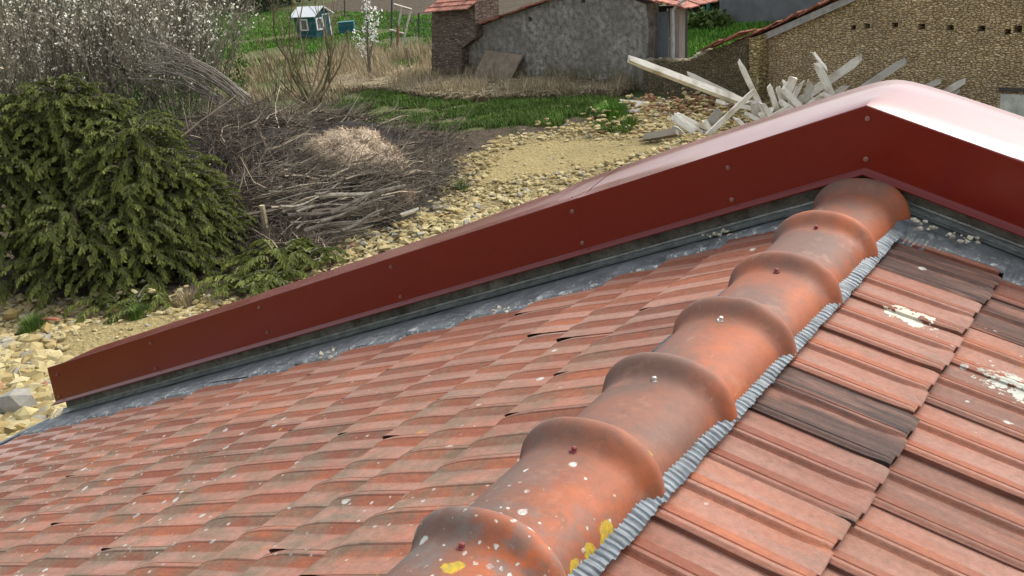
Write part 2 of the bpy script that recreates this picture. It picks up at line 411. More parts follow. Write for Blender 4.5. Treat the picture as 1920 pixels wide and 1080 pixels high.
def ridge_tile(Y0, idx):
    rg = random.Random(idx * 7 + 1)
    jx = rg.uniform(-0.006, 0.006); jz = rg.uniform(-0.003, 0.004)
    m = MB(); vs = []; fs = []; cc = []
    # profile along the tile: (dY from the collar rim, half width, rise)
    prof = [(0.000, 0.1180, 0.090, 0), (0.000, 0.1290, 0.102, 0), (0.003, 0.1440, 0.1165, 0), (0.002, 0.1505, 0.1225, 0.3), (-0.004, 0.1535, 0.1255, 0.4), (-0.012, 0.1540, 0.1255, 0.2), (-0.020, 0.1525, 0.1235, 0.2),
            (-0.028, 0.1490, 0.1190, 0), (-0.036, 0.1445, 0.1125, 0), (-0.044, 0.1400, 0.1055, 0), (-0.052, 0.1365, 0.0990, 0), (-0.062, 0.1335, 0.0935, 0), (-0.076, 0.1320, 0.0905, 0),
            (-0.16, 0.1308, 0.0890, 0), (-0.26, 0.1295, 0.0880, 0), (-0.345, 0.1280, 0.087, 0), (-0.385, 0.1270, 0.086, 0)]
    NA = 34
    for (dy, hw, rise, w_) in prof:
        for i in range(NA + 1):
            a = math.pi * i / NA
            cx = math.cos(a); sx = math.sin(a)
            e = 0.90
            x = hw * (1 if cx > 0 else -1) * abs(cx) ** e
            z = -0.052 + rise * abs(sx) ** 0.92
            if hw > 0.136: z -= 0.006 * max(0, abs(cx) - 0.9) * 10      # collar ends sit lower
            nz = 0.0030 * noise.noise(Vector((x * 9, (Y0 + dy) * 9, idx))) + 0.0012 * noise.noise(Vector((x * 40, (Y0 + dy) * 40, idx)))
            vs.append((x + jx + nz, Y0 + dy, z + jz + nz)); cc.append((0.5, 0, max(0, 1 - abs(dy + 0.055) / 0.03) * .7, 1))
    k = NA + 1
    for j in range(len(prof) - 1):
        for i in range(NA):
            a = j * k + i; fs.append((a, a + 1, a + 1 + k, a + k))
    # bottom lips, so that the barrel has thickness
    b = len(vs)
    for j, (dy, hw, rise, w_) in enumerate(prof):
        for sgn, ii in ((1, 0), (-1, NA)):
            x, y, z = vs[j * k + ii]; vs.append((x - sgn * 0.013, y, z - 0.006)); vs.append((x - sgn * 0.013, y, z + 0.03)); cc += [(0.5, 0, 1, 1)] * 2
    for j in range(len(prof) - 1):
        fs.append((j * k, j * k + k, b + (j + 1) * 4, b + j * 4)); fs.append((b + j * 4, b + (j + 1) * 4, b + (j + 1) * 4 + 1, b + j * 4 + 1))
        fs.append((j * k + NA, b + j * 4 + 2, b + (j + 1) * 4 + 2, (j + 1) * k + NA)); fs.append((b + j * 4 + 2, b + j * 4 + 3, b + (j + 1) * 4 + 3, b + (j + 1) * 4 + 2))
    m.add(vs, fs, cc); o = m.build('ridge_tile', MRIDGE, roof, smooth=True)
    if idx > 0:
        m = MB(); c = Vector((jx + rg.uniform(-.004, .004), Y0 - 0.068, 0.0375 + jz))
        up = Vector((rg.uniform(-.15, .15), rg.uniform(-.15, .15), 1)).normalized()
        m.tube([c, c + up * 0.0025], [0.0095, 0.0085], 12); m.tube([c + up * 0.0025, c + up * 0.009, c + up * 0.0105], [0.0055, 0.0052, 0.0035], 8)
        m.build('screw', MSCREW if idx in (5, 6, 1, 2, 7) else MZINCS, o)
for i, y in enumerate(collars): ridge_tile(y, i)

# ------------------------------------------------------------------ gable: wall, flashing, red capping
YC = 0.4373
SL = SA / CA
def zroof(x): return -abs(x) * SL
t = NT('mortar_render', 0.95, 0, 0.1)
n1 = t.noise(18, 6, 0.7); n2 = t.noise(90, 4, 0.7); n3 = t.noise(3, 3)
c = t.mix(t.ramp(n1, 0.35, 0.65), (0.10, 0.088, 0.065), (0.24, 0.22, 0.175)); c = t.mix(t.ramp(n2, 0.62, 0.72), c, (0.36, 0.34, 0.28)); c = t.bright(c, t.ramp(n3, .3, .7, .7, 1.2))
t.base(c); t.bump(t.math('ADD', n1, n2), 0.7, 0.008); MWALL = t.m
XE = 4.55
m = MB()
zb = ZG - 0.3
m.prism([(-XE, 0.468, zb), (XE, 0.468, zb), (XE, 0.468, zroof(XE) + 0.18), (0, 0.468, 0.18), (-XE, 0.468, zroof(XE) + 0.18)], (0, 0.30, 0))
m.build('gable_wall', MWALL, roof)
m = MB()
for sx in (-1, 1): m.box((sx * 4.35, -1.9, (zb - 1.72) / 2), (0.1, 0, 0), (0, 2.36, 0), (0, 0, (-1.72 - zb) / 2))
m.build('eaves_wall', MWALL, roof)
# zinc upstand and lead apron
t = NT('zinc_upstand', 0.45, 0.55, 0.5)
n1 = t.noise(25, 5, 0.65); n2 = t.noise(120, 3, 0.6)
t.base(t.mix(t.ramp(n1, 0.35, 0.65), (0.20, 0.22, 0.20), (0.36, 0.38, 0.35))); t.bump(t.math('ADD', n2, t.vor(160)), 0.5, 0.002); MZ = t.m
t = NT('lead_apron', 0.5, 0.35, 0.5)
n1 = t.noise(10, 5, 0.65); n2 = t.noise(70, 4, 0.7); n3 = t.noise(28, 4, 0.7)
c = t.mix(t.ramp(n1, 0.3, 0.7), (0.11, 0.12, 0.122), (0.25, 0.27, 0.27))
c = t.mix(t.math('MULTIPLY', t.ramp(n3, 0.55, 0.60), t.ramp(t.ar, 0.35, 0.9)), c, (0.54, 0.55, 0.48))
t.base(c); t.bump(n2, 0.4, 0.003); MLD = t.m
def verge_edge(side, s):
    if side > 0: return vergeL(s) - 0.012
    return 0.285 if s > .3 else 0.26
for side, MT in ((1, MATL), (-1, MATR)):
    S_END = 4.86 if side > 0 else 4.86
    m = MB(); vs = []; fs = []; cc = []
    N = 1100
    cs = cL if side > 0 else cR
    for i in range(N):
        s = 0.02 + i * (S_END - 0.02) / (N - 1)
        e = verge_edge(side, s) + 0.010 * noise.noise(Vector((s * 6, 1, side))) + 0.006 * noise.noise(Vector((s * 45, 2, side)))
        # tile rise under the apron (saw tooth of the laps)
        ci = max(j for j in range(len(cs)) if cs[j] <= s or j == 0)
        fr = (s - cs[ci]) / ((cs[ci + 1] - cs[ci]) if ci + 1 < len(cs) else 0.35)
        e += 0.014 * (fr - 0.5)
        zt = -TT * (1 - fr) + AMP * 0.85 + 0.004
        pl = 0.0022 * math.sin(s * 2 * math.pi / 0.0135 + 2 * noise.noise(Vector((s * 5, 0, 0))))
        row = [(0.455, 0.014, 0), (0.450, 0.012, 0), (0.44, 0.010, 0), (0.415, 0.012, 0), (e + (0.415 - e) * 0.75, 0.010, 0.1), (e + (0.415 - e) * 0.55, zt * 0.7 + 0.010, 0.6), (e + (0.415 - e) * 0.3, zt * 0.9 + .006, 1), (e + (0.415 - e) * 0.12, zt + .003, 1), (e, zt - 0.001, 1), (e - 0.001, zt - 0.012, 1)]
        for q, (Y, z, p) in enumerate(row):
            zn = 0.0025 * noise.noise(Vector((s * 12, Y * 20, 5)))
            vs.append((s, Y, z + pl * p + zn)); cc.append((q / 9, 0, 0, 1))
    k = 10
    for i in range(N - 1):
        for q in range(k - 1):
            a = i * k + q; f = (a, a + 1, a + k + 1, a + k); fs.append(f if side < 0 else f[::-1])
    m.add(vs, fs, cc); o = m.build('lead_flashing', MLD, None, smooth=True); o.matrix_world = MT; o.parent = roof
    m = MB(); vs = []; fs = []
    N = 60
    for i in range(N):
        s = 0.0 + i * (S_END - 0.02) / (N - 1)
        wv = 0.003 * noise.noise(Vector((s * 3, 9, side)))
        for (Y, z) in ((0.4665, 0.036), (0.462, 0.036), (0.4615, 0.030), (0.455, 0.0275), (0.444, 0.0185), (0.420, 0.016)):
            vs.append((s, Y, z + wv))
    for i in range(N - 1):
        for q in range(5):
            a = i * 6 + q; f = (a, a + 1, a + 7, a + 6); fs.append(f if side < 0 else f[::-1])
    m.add(vs, fs); o = m.build('zinc_upstand', MZ); o.matrix_world = MT; o.parent = roof
# mortar crumbs dropped on the flashing
MCR = simple('mortar_crumbs', (0.50, 0.47, 0.36), nscale=50, attvar=.3)
def stone(m, c, r, sq=(1, 1, 1), col=(0.5, 0, 0, 1), rg=random):
    # angular stone: jittered 12 point hull
    ph = (1 + 5 ** .5) / 2
    base = [(-1, ph, 0), (1, ph, 0), (-1, -ph, 0), (1, -ph, 0), (0, -1, ph), (0, 1, ph), (0, -1, -ph), (0, 1, -ph), (ph, 0, -1), (ph, 0, 1), (-ph, 0, -1), (-ph, 0, 1)]
    fcs = [(0, 11, 5), (0, 5, 1), (0, 1, 7), (0, 7, 10), (0, 10, 11), (1, 5, 9), (5, 11, 4), (11, 10, 2), (10, 7, 6), (7, 1, 8), (3, 9, 4), (3, 4, 2), (3, 2, 6), (3, 6, 8), (3, 8, 9), (4, 9, 5), (2, 4, 11), (6, 2, 10), (8, 6, 7), (9, 8, 1)]
    a = rg.uniform(0, 6.28); b = rg.uniform(-.5, .5); M_ = Matrix.Rotation(a, 3, 'Z') @ Matrix.Rotation(b, 3, 'X')
    vs = []
    for p in base:
        v = Vector(p) / 1.9 * (1 + rg.uniform(-.40, .36)); v = M_ @ Vector((v.x * sq[0], v.y * sq[1], v.z * sq[2])); vs.append(Vector(c) + v * r)
    m.add(vs, fcs, col)
m = MB()
for i in range(60):
    px = random.choice([1720, 1740, 1790, 1815, 1360, 1335, 640, 610, 940]); 
    P = VP(px + uni(-18, 18), {1720: 420, 1740: 428, 1790: 445, 1815: 452, 1360: 440, 1335: 447, 640: 660, 610: 668, 940: 585}[px] + uni(-6, 6), Vector((0, 0, 0.02)), Vector((SA if px > 1600 else -SA, 0, CA)))
    stone(m, P + ZZ * 0.006, uni(0.003, 0.010), (1, 1, .7), (rnd(), 0, 0, 1))
m.build('mortar_crumbs', MCR, roof)

# red painted sheet metal
t = NT('red_painted_metal', 0.5, 0.0, 0.05)
t.b.inputs['Coat Weight'].default_value = 0.95; t.b.inputs['Coat Roughness'].default_value = 0.16; t.b.inputs['Coat IOR'].default_value = 1.5
n1 = t.noise(1.6, 3, 0.5); n2 = t.noise(40, 3, 0.6); n4 = t.noise(5, 3, 0.6)
c = t.mix(t.ramp(n2, 0.3, 0.7), (0.135, 0.005, 0.0006), (0.148, 0.0062, 0.0011))
c = t.mix(t.math('MULTIPLY', t.ramp(t.noise(220, 2, 0.5), 0.72, 0.78), 0.25), c, (0.3, 0.22, 0.2))
t.base(c); t.put(t.b.inputs['Coat Roughness'], t.ramp(n4, 0.3, 0.7, 0.16, 0.24)); t.bump(n1, 0.25, 0.02); MRED = t.m
capping = roof
def cap_sheet(x0, x1, lift, nm='capping_sheet'):
    # section in (Y, z above roof line) drawn along the rake; x0..x1 signed distance from the apex
    m = MB(); vs = []; fs = []; cc = []
    zb_, zt_ = 0.0985, 0.294
    W_ = 0.36
    sec = [(YC - 0.030 - lift, zb_ - 0.014), (YC - 0.031 - lift, zb_ - 0.0105), (YC - 0.002 - lift, zb_), (YC - lift, zb_ + 0.003), (YC - lift, zt_ - 0.002), (YC + 0.0015 - lift, zt_ - 0.0003 + lift), (YC + 0.006, zt_ + 0.001 + lift),
           (YC + W_ * 0.3, zt_ + 0.004 + lift), (YC + W_ * 0.6, zt_ + 0.006 + lift), (YC + W_ - 0.02, zt_ + 0.004 + lift), (YC + W_ - 0.004, zt_ - 0.003 + lift), (YC + W_ + lift, zt_ - 0.018), (YC + W_ + 0.002 + lift, zt_ - 0.16), (YC + W_ + 0.015, zt_ - 0.17)]
    N = max(12, int(abs(x1 - x0) / 0.03))
    for i in range(N + 1):
        f = i / N
        x = x0 + (x1 - x0) * (f if abs(x0) > 0.01 else f ** 1.3)
        for q, (Y, z) in enumerate(sec):
            soft = 0.0
            back = sstep(YC + 0.01, YC + W_ * 0.8, Y)
            rr_ = 0.02 + 0.06 * back                 # the mitre is folded softer towards the back
            ax = math.sqrt(x * x + rr_ * rr_) - rr_ * 0.55 if abs(x) < 0.6 else None
            zr = -SL * (abs(x) if q < 6 else (math.sqrt(x * x + (0.065 * back) ** 2)))
            dent = 0.0
            if 6 <= q <= 10:
                dent = 0.0025 * noise.noise(Vector((x * 2.2, Y * 6, 3)))
                dent -= 0.009 * math.exp(-((x + 1.02 + (Y - YC) * 0.9) / 0.06) ** 2)
                dent -= 0.004 * math.exp(-((x + 2.80 + (Y - YC) * 1.1) / 0.05) ** 2)
            if 3 <= q <= 4: Y = Y + 0.0012 * noise.noise(Vector((x * 3, 8, 0)))
            if q in (4, 5) and x < 0: z += 0.0035 * abs(x)
            if q >= 6: z += (0.036 * sstep(-2.1, -0.7, x) if x < 0 else 0.036) * min(1, (Y - YC) / W_)
            vs.append((x, Y, zr + z + dent)); cc.append((0.5, 0, 0, 1))
    k = len(sec)
    for i in range(N):
        for q in range(k - 1):
            a = i * k + q; f = (a, a + k, a + k + 1, a + 1); fs.append(f if x1 > x0 else f[::-1])
    m.add(vs, fs, cc)
    return m.build(nm, MRED, roof, smooth=False)
pcs = [cap_sheet(0, -1.05, 0.0), cap_sheet(-1.036, -2.785, 0.0009), cap_sheet(-2.77, -4.596, 0.0), cap_sheet(0, 2.0, 0.0), cap_sheet(1.98, 4.6, 0.002)]
for o in pcs:
    # crisp folds, smooth dents: shade smooth only along the top
    for p in o.data.polygons: p.use_smooth = abs(p.normal.y) < 0.5
MCS = simple('cap_screw_metal', (0.30, 0.16, 0.13), rough=0.35, metal=0.5, nscale=80, bump=0)
def vscrew(x, z, par):
    m = MB(); c = Vector((x, YC - 0.002, z)); d = Vector((0, -1, 0))
    m.tube([c, c + d * 0.003, c + d * 0.0035], [0.0085, 0.008, 0.005], 12); m.tube([c + d * 0.003, c + d * 0.009], [0.0050, 0.0046], 6)
    m.build('screw', MCS, par)
def vpl(px, py): return VP(px, py, Vector((0, YC, 0)), Vector((0, 1, 0)))
for px, py in ((1624, 298), (1366, 314), (1373, 374), (1074, 396), (1093, 455), (734, 500), (752, 556), (487, 576), (502, 623), (283, 643), (293, 690), (108, 702), (112, 743), (1627, 222)):
    P = vpl(px, py); par = pcs[0] if P.x > -1.04 else (pcs[1] if P.x > -2.77 else pcs[2]); vscrew(P.x, P.z, par)
for px, py in ((1560, 213), (1075, 371), (1168, 311)):
    P = VP(px, py, Vector((0, YC, 0.295)), Vector((-SA, 0, CA)))
    m = MB(); n_ = Vector((-SA, 0, CA)); m.tube([P, P + n_ * 0.006], [0.006, 0.005], 8); m.build('rivet', MCS, pcs[0] if px > 1100 else pcs[1])
# end closure and gutter
m = MB(); m.prism([(-4.597, YC, zroof(4.6) + 0.0975), (-4.597, YC + .36, zroof(4.6) + 0.0975), (-4.597, YC + .36, zroof(4.6) + 0.29), (-4.597, YC, zroof(4.6) + 0.29)], (0.002, 0, 0))
m.build('capping_end', MRED, roof)
MGUT = simple('grey_gutter', (0.16, 0.19, 0.21), rough=0.4, nscale=10, bump=0.1)
m = MB(); vs = []; fs = []
NA = 12
for j, Y in enumerate((0.47, -4.2)):
    for i in range(NA + 1):
        a = math.pi * i / NA; vs.append((-4.69 - 0.0 + 0.062 * math.cos(a), Y, -1.655 - 0.062 * math.sin(a)))
    for i in range(NA + 1):
        a = math.pi * i / NA; vs.append((-4.69 + 0.068 * math.cos(a), Y, -1.655 - 0.068 * math.sin(a)))
k = 2 * (NA + 1)
for i in range(NA): fs += [(i, i + 1, i + 1 + k, i + k), (i + NA + 1, i + NA + 1 + k, i + NA + 2 + k, i + NA + 2)]
fs += [(NA, 2 * NA + 1, 2 * NA + 1 + k, NA + k), (0, k, k + NA + 1, NA + 1)]
m.add(vs, fs); m.tube([(-4.755, -4.2, -1.652), (-4.755, 0.47, -1.652)], 0.009, 8); m.build('gutter', MGUT, roof)

# ------------------------------------------------------------------ GROUND
def poly(pts): return [(lambda P: (P.x, P.y))(G(x, y)) for x, y in pts]
def inside(x, y, P):
    c = False; n = len(P); j = n - 1
    for i in range(n):
        xi, yi = P[i]; xj, yj = P[j]
        if (yi > y) != (yj > y) and x < (xj - xi) * (y - yi) / (yj - yi) + xi: c = not c
        j = i
    return c
Z_GRAV = poly([(-260, 566), (60, 556), (300, 560), (430, 545), (500, 530), (600, 480), (700, 430), (830, 350), (850, 300), (930, 262), (1060, 240), (1150, 205), (1190, 185), (1330, 186), (1395, 184), (1900, 226), (2300, 262), (2300, 420), (1500, 420), (1300, 420), (300, 1000), (-500, 1000)])
Z_SMOOTH = [poly([(940, 290), (1000, 262), (1200, 262), (1250, 280), (1150, 310), (1000, 330), (900, 345)]), poly([(80, 660), (180, 600), (330, 590), (330, 620), (200, 680), (110, 680)])]
Z_SOIL = poly([(400, 235), (620, 238), (760, 244), (860, 246), (960, 238), (1000, 215), (1080, 212), (1120, 225), (1080, 244), (930, 262), (850, 310), (840, 370), (700, 440), (560, 505), (420, 545), (250, 560), (0, 560), (-400, 580), (-400, 300), (200, 300)])
Z_GRASS = poly([(560, 205), (640, 168), (760, 170), (850, 192), (1000, 188), (1150, 182), (1180, 215), (1130, 228), (1080, 215), (1000, 220), (960, 240), (860, 246), (640, 236), (560, 235)])
Z_STRAW = poly([(590, 140), (610, 112), (640, 96), (860, 92), (1160, 120), (1200, 165), (1150, 182), (1000, 188), (850, 190), (720, 172), (600, 178)])
Z_FIELD = poly([(560, -40), (620, 22), (640, 34), (760, 40), (980, 30), (1100, 0), (1100, -40)])
Z_THICK = poly([(-900, 60), (330, 60), (430, 100), (480, 160), (520, 200), (430, 240), (300, 300), (-400, 380)])
mound_c = G(600, 375); spr_c = G(215, 520); straw_c = G(680, 318)
def gh(x, y):
    h = 0.05 * noise.noise(Vector((x * 0.5, y * 0.5, 0))) + 0.02 * noise.noise(Vector((x * 2, y * 2, 4)))
    d = math.hypot(x - mound_c.x, y - mound_c.y)
    h += 0.0
    if inside(x, y, Z_GRAV): h += 0.06 * noise.noise(Vector((x * 1.1, y * 1.1, 7))) + 0.03 * noise.noise(Vector((x * 4, y * 4, 7)))
    return h
def axis(a, b, fine, lo, hi):
    r = []; x = a
    while x < b: r.append(x); x += fine
    r.append(b); st = fine; x = a
    L = []
    while x > lo: st *= 1.35; x -= st; L.append(max(x, lo))
    st = fine; x = b; Hh = []
    while x < hi: st *= 1.35; x += st; Hh.append(min(x, hi))
    return L[::-1] + r + Hh
gx = axis(-34, 3, 0.17, -900, 700); gy = axis(1.5, 36, 0.17, -300, 1300)
vs = []; cc = []
for y in gy:
    for x in gx:
        jx = x + 0.25 * noise.noise(Vector((x * 1.3, y * 1.3, 11))); jy = y + 0.25 * noise.noise(Vector((x * 1.3, y * 1.3, 23)))
        g = s_ = st = gr = 0.0
        if inside(jx, jy, Z_THICK): s_ = 0.55
        if inside(jx, jy, Z_SOIL): s_ = 1
        if inside(jx, jy, Z_GRAV): g = 1; s_ = 0
        if inside(jx, jy, Z_STRAW): st = 1
        if inside(jx, jy, Z_FIELD): s_ = 0.8; g = 0.15
        if inside(jx, jy, Z_GRASS): st = 0.12; s_ = 0
        if any(inside(jx, jy, q) for q in Z_SMOOTH): gr = 1
        near = abs(x + 5) < 6 and y < 8 and x > -9
        if x > -9 and y < 12 and y < 12: g = max(g, 1.0 if not inside(jx, jy, Z_SOIL) else 0)
        if -34 < x < 3 and 1.5 < y < 36: h = gh(x, y)
        else: h = 0
        vs.append((x, y, ZG + h)); cc.append((g, s_, st, gr))
nx = len(gx); fs = [(j * nx + i, j * nx + i + 1, (j + 1) * nx + i + 1, (j + 1) * nx + i) for j in range(len(gy) - 1) for i in range(nx - 1)]
t = NT('ground_surface', 0.95, 0, 0.15)
n1 = t.noise(0.8, 5, 0.6); n2 = t.noise(7, 5, 0.65); n3 = t.noise(40, 4, 0.7)
grass = t.mix(t.ramp(n2, 0.35, 0.65), (0.05, 0.075, 0.02), (0.11, 0.12, 0.045)); grass = t.mix(t.math('MULTIPLY', t.ramp(n1, 0.5, 0.7), 0.45), grass, (0.14, 0.14, 0.045))
v2 = t.vor(17); v3 = t.vor(9, out='Color')
sepc = t.n.new('ShaderNodeSeparateColor'); t.l.new(v3, sepc.inputs[0])
grav = t.mix(sepc.outputs[0], (0.25, 0.19, 0.08), (0.38, 0.31, 0.155)); grav = t.mix(t.ramp(v2, 0.30, 0.62), grav, (0.20, 0.15, 0.07)); grav = t.mix(t.aa, grav, t.mix(t.ramp(n2, 0.3, 0.7), (0.26, 0.20, 0.085), (0.34, 0.275, 0.13)))
soil = t.mix(t.ramp(n2, 0.35, 0.7), (0.045, 0.034, 0.022), (0.11, 0.085, 0.055))
straw = t.mix(t.ramp(n2, 0.3, 0.7), (0.18, 0.15, 0.085), (0.32, 0.27, 0.165))
c = t.mix(t.ab, grass, straw)
c = t.mix(t.ramp(t.math('ADD', t.ag, t.math('MULTIPLY', t.math('SUBTRACT', n2, 0.5), 0.8)), 0.35, 0.65), c, soil)
c = t.mix(t.ramp(t.math('ADD', t.ar, t.math('MULTIPLY', t.math('SUBTRACT', n2, 0.5), 0.5)), 0.4, 0.6), c, grav)
t.base(t.bright(c, t.ramp(n3, 0.3, 0.7, 0.8, 1.15))); t.bump(t.math('ADD', n3, t.math('MULTIPLY', v2, -1.2)), 0.8, 0.03)
m = MB(); m.add(vs, fs, cc); g_ = m.build('ground', t.m, None, smooth=True); g_['kind'] = 'structure'

def gz(x, y): return ZG + (gh(x, y) if (-34 < x < 3 and 1.5 < y < 36) else 0)

# rubble stones
t = NT('limestone_rubble', 0.92, 0, 0.15)
n1 = t.noise(9, 4, 0.6)
c = t.mix(t.ar, (0.29, 0.21, 0.078), (0.46, 0.395, 0.21)); c = t.mix(t.ag, c, (0.27, 0.262, 0.235)); c = t.mix(t.ab, c, (0.25, 0.11, 0.07))
t.base(t.bright(c, t.ramp(n1, 0.3, 0.7, 0.78, 1.15))); t.bump(t.noise(45, 4, 0.7), 0.5, 0.01); MST = t.m
def stcol(rg=random):
    a = rg.random(); return (rg.random(), 0.7 if a < 0.09 else rg.random() * 0.12, 0.8 if a > 0.988 else 0, 1)
m = MB(); cnt = 0
sm = MB()
rg = random.Random(11)
PB = [(-300, 1000, 520, 1000)]
while cnt < 29000:
    px = rg.uniform(-60, 1600); py = rg.uniform(170, 860)
    P = G(px, py)
    if not inside(P.x, P.y, Z_GRAV): continue
    if P.x > -5.0 and P.y < 0.7: continue
    d = hd(P); smooth_ = any(inside(P.x, P.y, q) for q in Z_SMOOTH)
    if rg.random() > 1.1 * (0.25 if py > 540 else 1): pass
    nz = noise.noise(Vector((P.x * 0.8, P.y * 0.8, 5)))
    if smooth_ and rg.random() < 0.86: continue
    if not smooth_ and nz < -0.15 and rg.random() < 0.35: continue
    r = 0.015 + 0.048 * rg.random() ** 2.7
    if px < 125 and py > 640 and rg.random() < .35: r = rg.uniform(.05, .12)
    if smooth_: r *= 0.55
    if 560 < px < 900 and 380 < py < 520: r *= 1.25
    stone(m, (P.x, P.y, gz(P.x, P.y) + r * rg.uniform(0.0, 0.5)), r, (1.25, 1, 0.62), stcol(rg), rg); cnt += 1
for px0, py0, n, sx, sy in ((1290, 205, 420, 90, 18), (1150, 222, 90, 60, 18), (1100, 245, 120, 90, 12), (1330, 225, 200, 60, 18), (260, 565, 60, 140, 10)):
    for i in range(n):
        P = G(px0 + rg.gauss(0, .5) * sx, py0 + rg.gauss(0, .5) * sy); r = rg.uniform(0.02, 0.062)
        c_ = stcol(rg)
        if px0 == 1290 and rg.random() < .45: c_ = (rg.random(), 0, 0.85, 1)
        stone(m, (P.x, P.y, gz(P.x, P.y) + rg.random() ** 2 * 0.22), r, (1.25, 1, 0.55), c_, rg)
tag(m.build('rubble', MST), 'yellow limestone rubble and gravel spread over the ground behind the gable', 'rubble', kind='stuff')
STN = [(30, 765, .36, 'largest grey weathered stone at the left edge beside the gutter', 1), (32, 705, .20, 'flat pale grey stone above the gutter end near the left edge', 1), (72, 715, .17, 'upright yellow block beside the lower end of the red capping', 0),
       (45, 783, .2, 'yellow stone just left of the gutter end', 0), (88, 768, .13, 'small yellow stone touching the gutter end', 0), (28, 726, .12, 'small pale round stone below the flat grey stone', 1), (42, 743, .2, 'grey brown stone under the broken timber', 1),
       (88, 615, .14, 'flat yellow stone next to the green tuft on the left', 0), (20, 590, .17, 'ochre stone at the left edge below the conifer', 0), (52, 720, .10, 'narrow yellow stone between two grey ones', 0), (115, 775, .13, 'tan stone under the corner of the capping', 0), (70, 812, .14, 'pale stone in the corner below the gutter', 0)]
for px, py, sz, lab, gy_ in STN:
    P = G(px, py, 0.05); mm = MB(); rg2 = random.Random(int(px * 31 + py)); stone(mm, (0, 0, 0), sz * 0.62, (1.2, .85, .7), (rg2.random(), 0.9 if gy_ else 0.0, 0, 1), rg2)
    o = mm.build('stone', MST); o.location = (P.x, P.y, ZG + sz * 0.28); tag(o, lab, 'stone', 'large stones in the rubble')
# ------------------------------------------------------------------ vegetation helpers
def twig(m, p, d, L, r, seg=5, wob=0.25, droop=0.0, col=(0.5, 0, 0, 1), n=3, rg=random):
    pts = [Vector(p)]; rad = [r]; d = Vector(d).normalized()
    for i in range(seg):
        d = (d + Vector((rg.gauss(0, wob), rg.gauss(0, wob), rg.gauss(0, wob) - droop)) * 0.5).normalized()
        pts.append(pts[-1] + d * L / seg); rad.append(r * (1 - (i + 1) / seg * 0.8))
    m.tube(pts, rad, n, col, cap=False); return pts
def rdir(up=0.5, rg=random):
    a = rg.uniform(0, 6.283); return Vector((math.cos(a), math.sin(a), up * rg.uniform(0.5, 1.5))).normalized()
MBARK = simple('bare_twig_bark', (0.17, 0.15, 0.11), nscale=4, attvar=0.6, bump=0)
MBARKG = simple('grey_dead_bark', (0.115, 0.092, 0.066), nscale=3, attvar=0.85, bump=0)
MSTEMG = simple('greenish_bark', (0.14, 0.13, 0.06), nscale=3, attvar=0.4, bump=0)
MBLOS = simple('cream_blossom', (0.62, 0.60, 0.48), rough=.8, nscale=2, attvar=0.25, bump=0)
MBLOSB = simple('beige_bud', (0.36, 0.31, 0.20), rough=.8, nscale=2, attvar=0.3, bump=0)
MBLOSW = simple('white_blossom', (0.80, 0.80, 0.74), rough=.8, nscale=2, attvar=0.15, bump=0)
def leaf(m, p, d, L, w_, col, rg=random):
    d = Vector(d).normalized(); s = d.cross(Vector((rg.gauss(0, 1), rg.gauss(0, 1), rg.gauss(0, 1))))
    if s.length < 1e-3: return
    s.normalize(); p = Vector(p)
    m.add([p, p + d * L * 0.5 + s * w_ / 2, p + d * L, p + d * L * 0.5 - s * w_ / 2], [(0, 1, 2, 3)], col)
def shrub(base, H, W, nst, blos, label, mb=MBARK, mbl=MBLOS, seed=0, nm='shrub', lean=(0, 0, 0), bsz=0.022, sub=9, cat='shrub', group=None, blz=(0.45, 1.0), rad=0.011):
    rg = random.Random(seed); o = empty(nm, base, label, cat, group)
    m = MB(); tips = []
    for i in range(nst):
        a = rg.uniform(0, 6.283); q = rg.random() ** 0.6
        p = Vector(base) + Vector((math.cos(a), math.sin(a), 0)) * q * W * 0.22
        d = Vector((math.cos(a) * q * W * 0.5 + lean[0], math.sin(a) * q * W * 0.5 + lean[1], H * rg.uniform(0.7, 1.05)))
        L = d.length; cl = (rg.random(), 0, 0, 1)
        pts = twig(m, p, d, L, rad * rg.uniform(.7, 1.3), 7, 0.14, 0, cl, 4, rg)
        for k in range(sub):
            j = rg.randint(2, 6); dd = (pts[j] - pts[j - 1]).normalized() + rdir(0.5, rg) * rg.uniform(0.4, 1.1)
            p2 = twig(m, pts[j], dd, L * rg.uniform(0.12, 0.34), rad * 0.45, 4, 0.22, 0, cl, 3, rg)
            tips.append(p2)
            for z in range(2):
                jj = rg.randint(1, 3); p3 = twig(m, p2[jj], (p2[jj] - p2[jj - 1]).normalized() + rdir(0.4, rg) * .8, L * rg.uniform(0.05, 0.14), rad * 0.3, 3, 0.2, 0, cl, 3, rg); tips.append(p3)
    m.build('branches', mb, o)
    if blos:
        m = MB()
        for i in range(blos):
            pt = tips[rg.randrange(len(tips))]; P = pt[rg.randrange(1, len(pt))] + Vector((rg.gauss(0, .015), rg.gauss(0, .015), rg.gauss(0, .015)))
            f = (P.z - base[2]) / H
            if f < blz[0] + rg.random() * 0.25: continue
            s_ = bsz * rg.uniform(.6, 1.4)
            leaf(m, P, rdir(1, rg), s_ * 1.3, s_, (rg.random(), 0, 0, 1), rg); leaf(m, P, rdir(0, rg), s_ * 1.3, s_, (rg.random(), 0, 0, 1), rg)
        m.build('blossom', mbl, o)
    return o
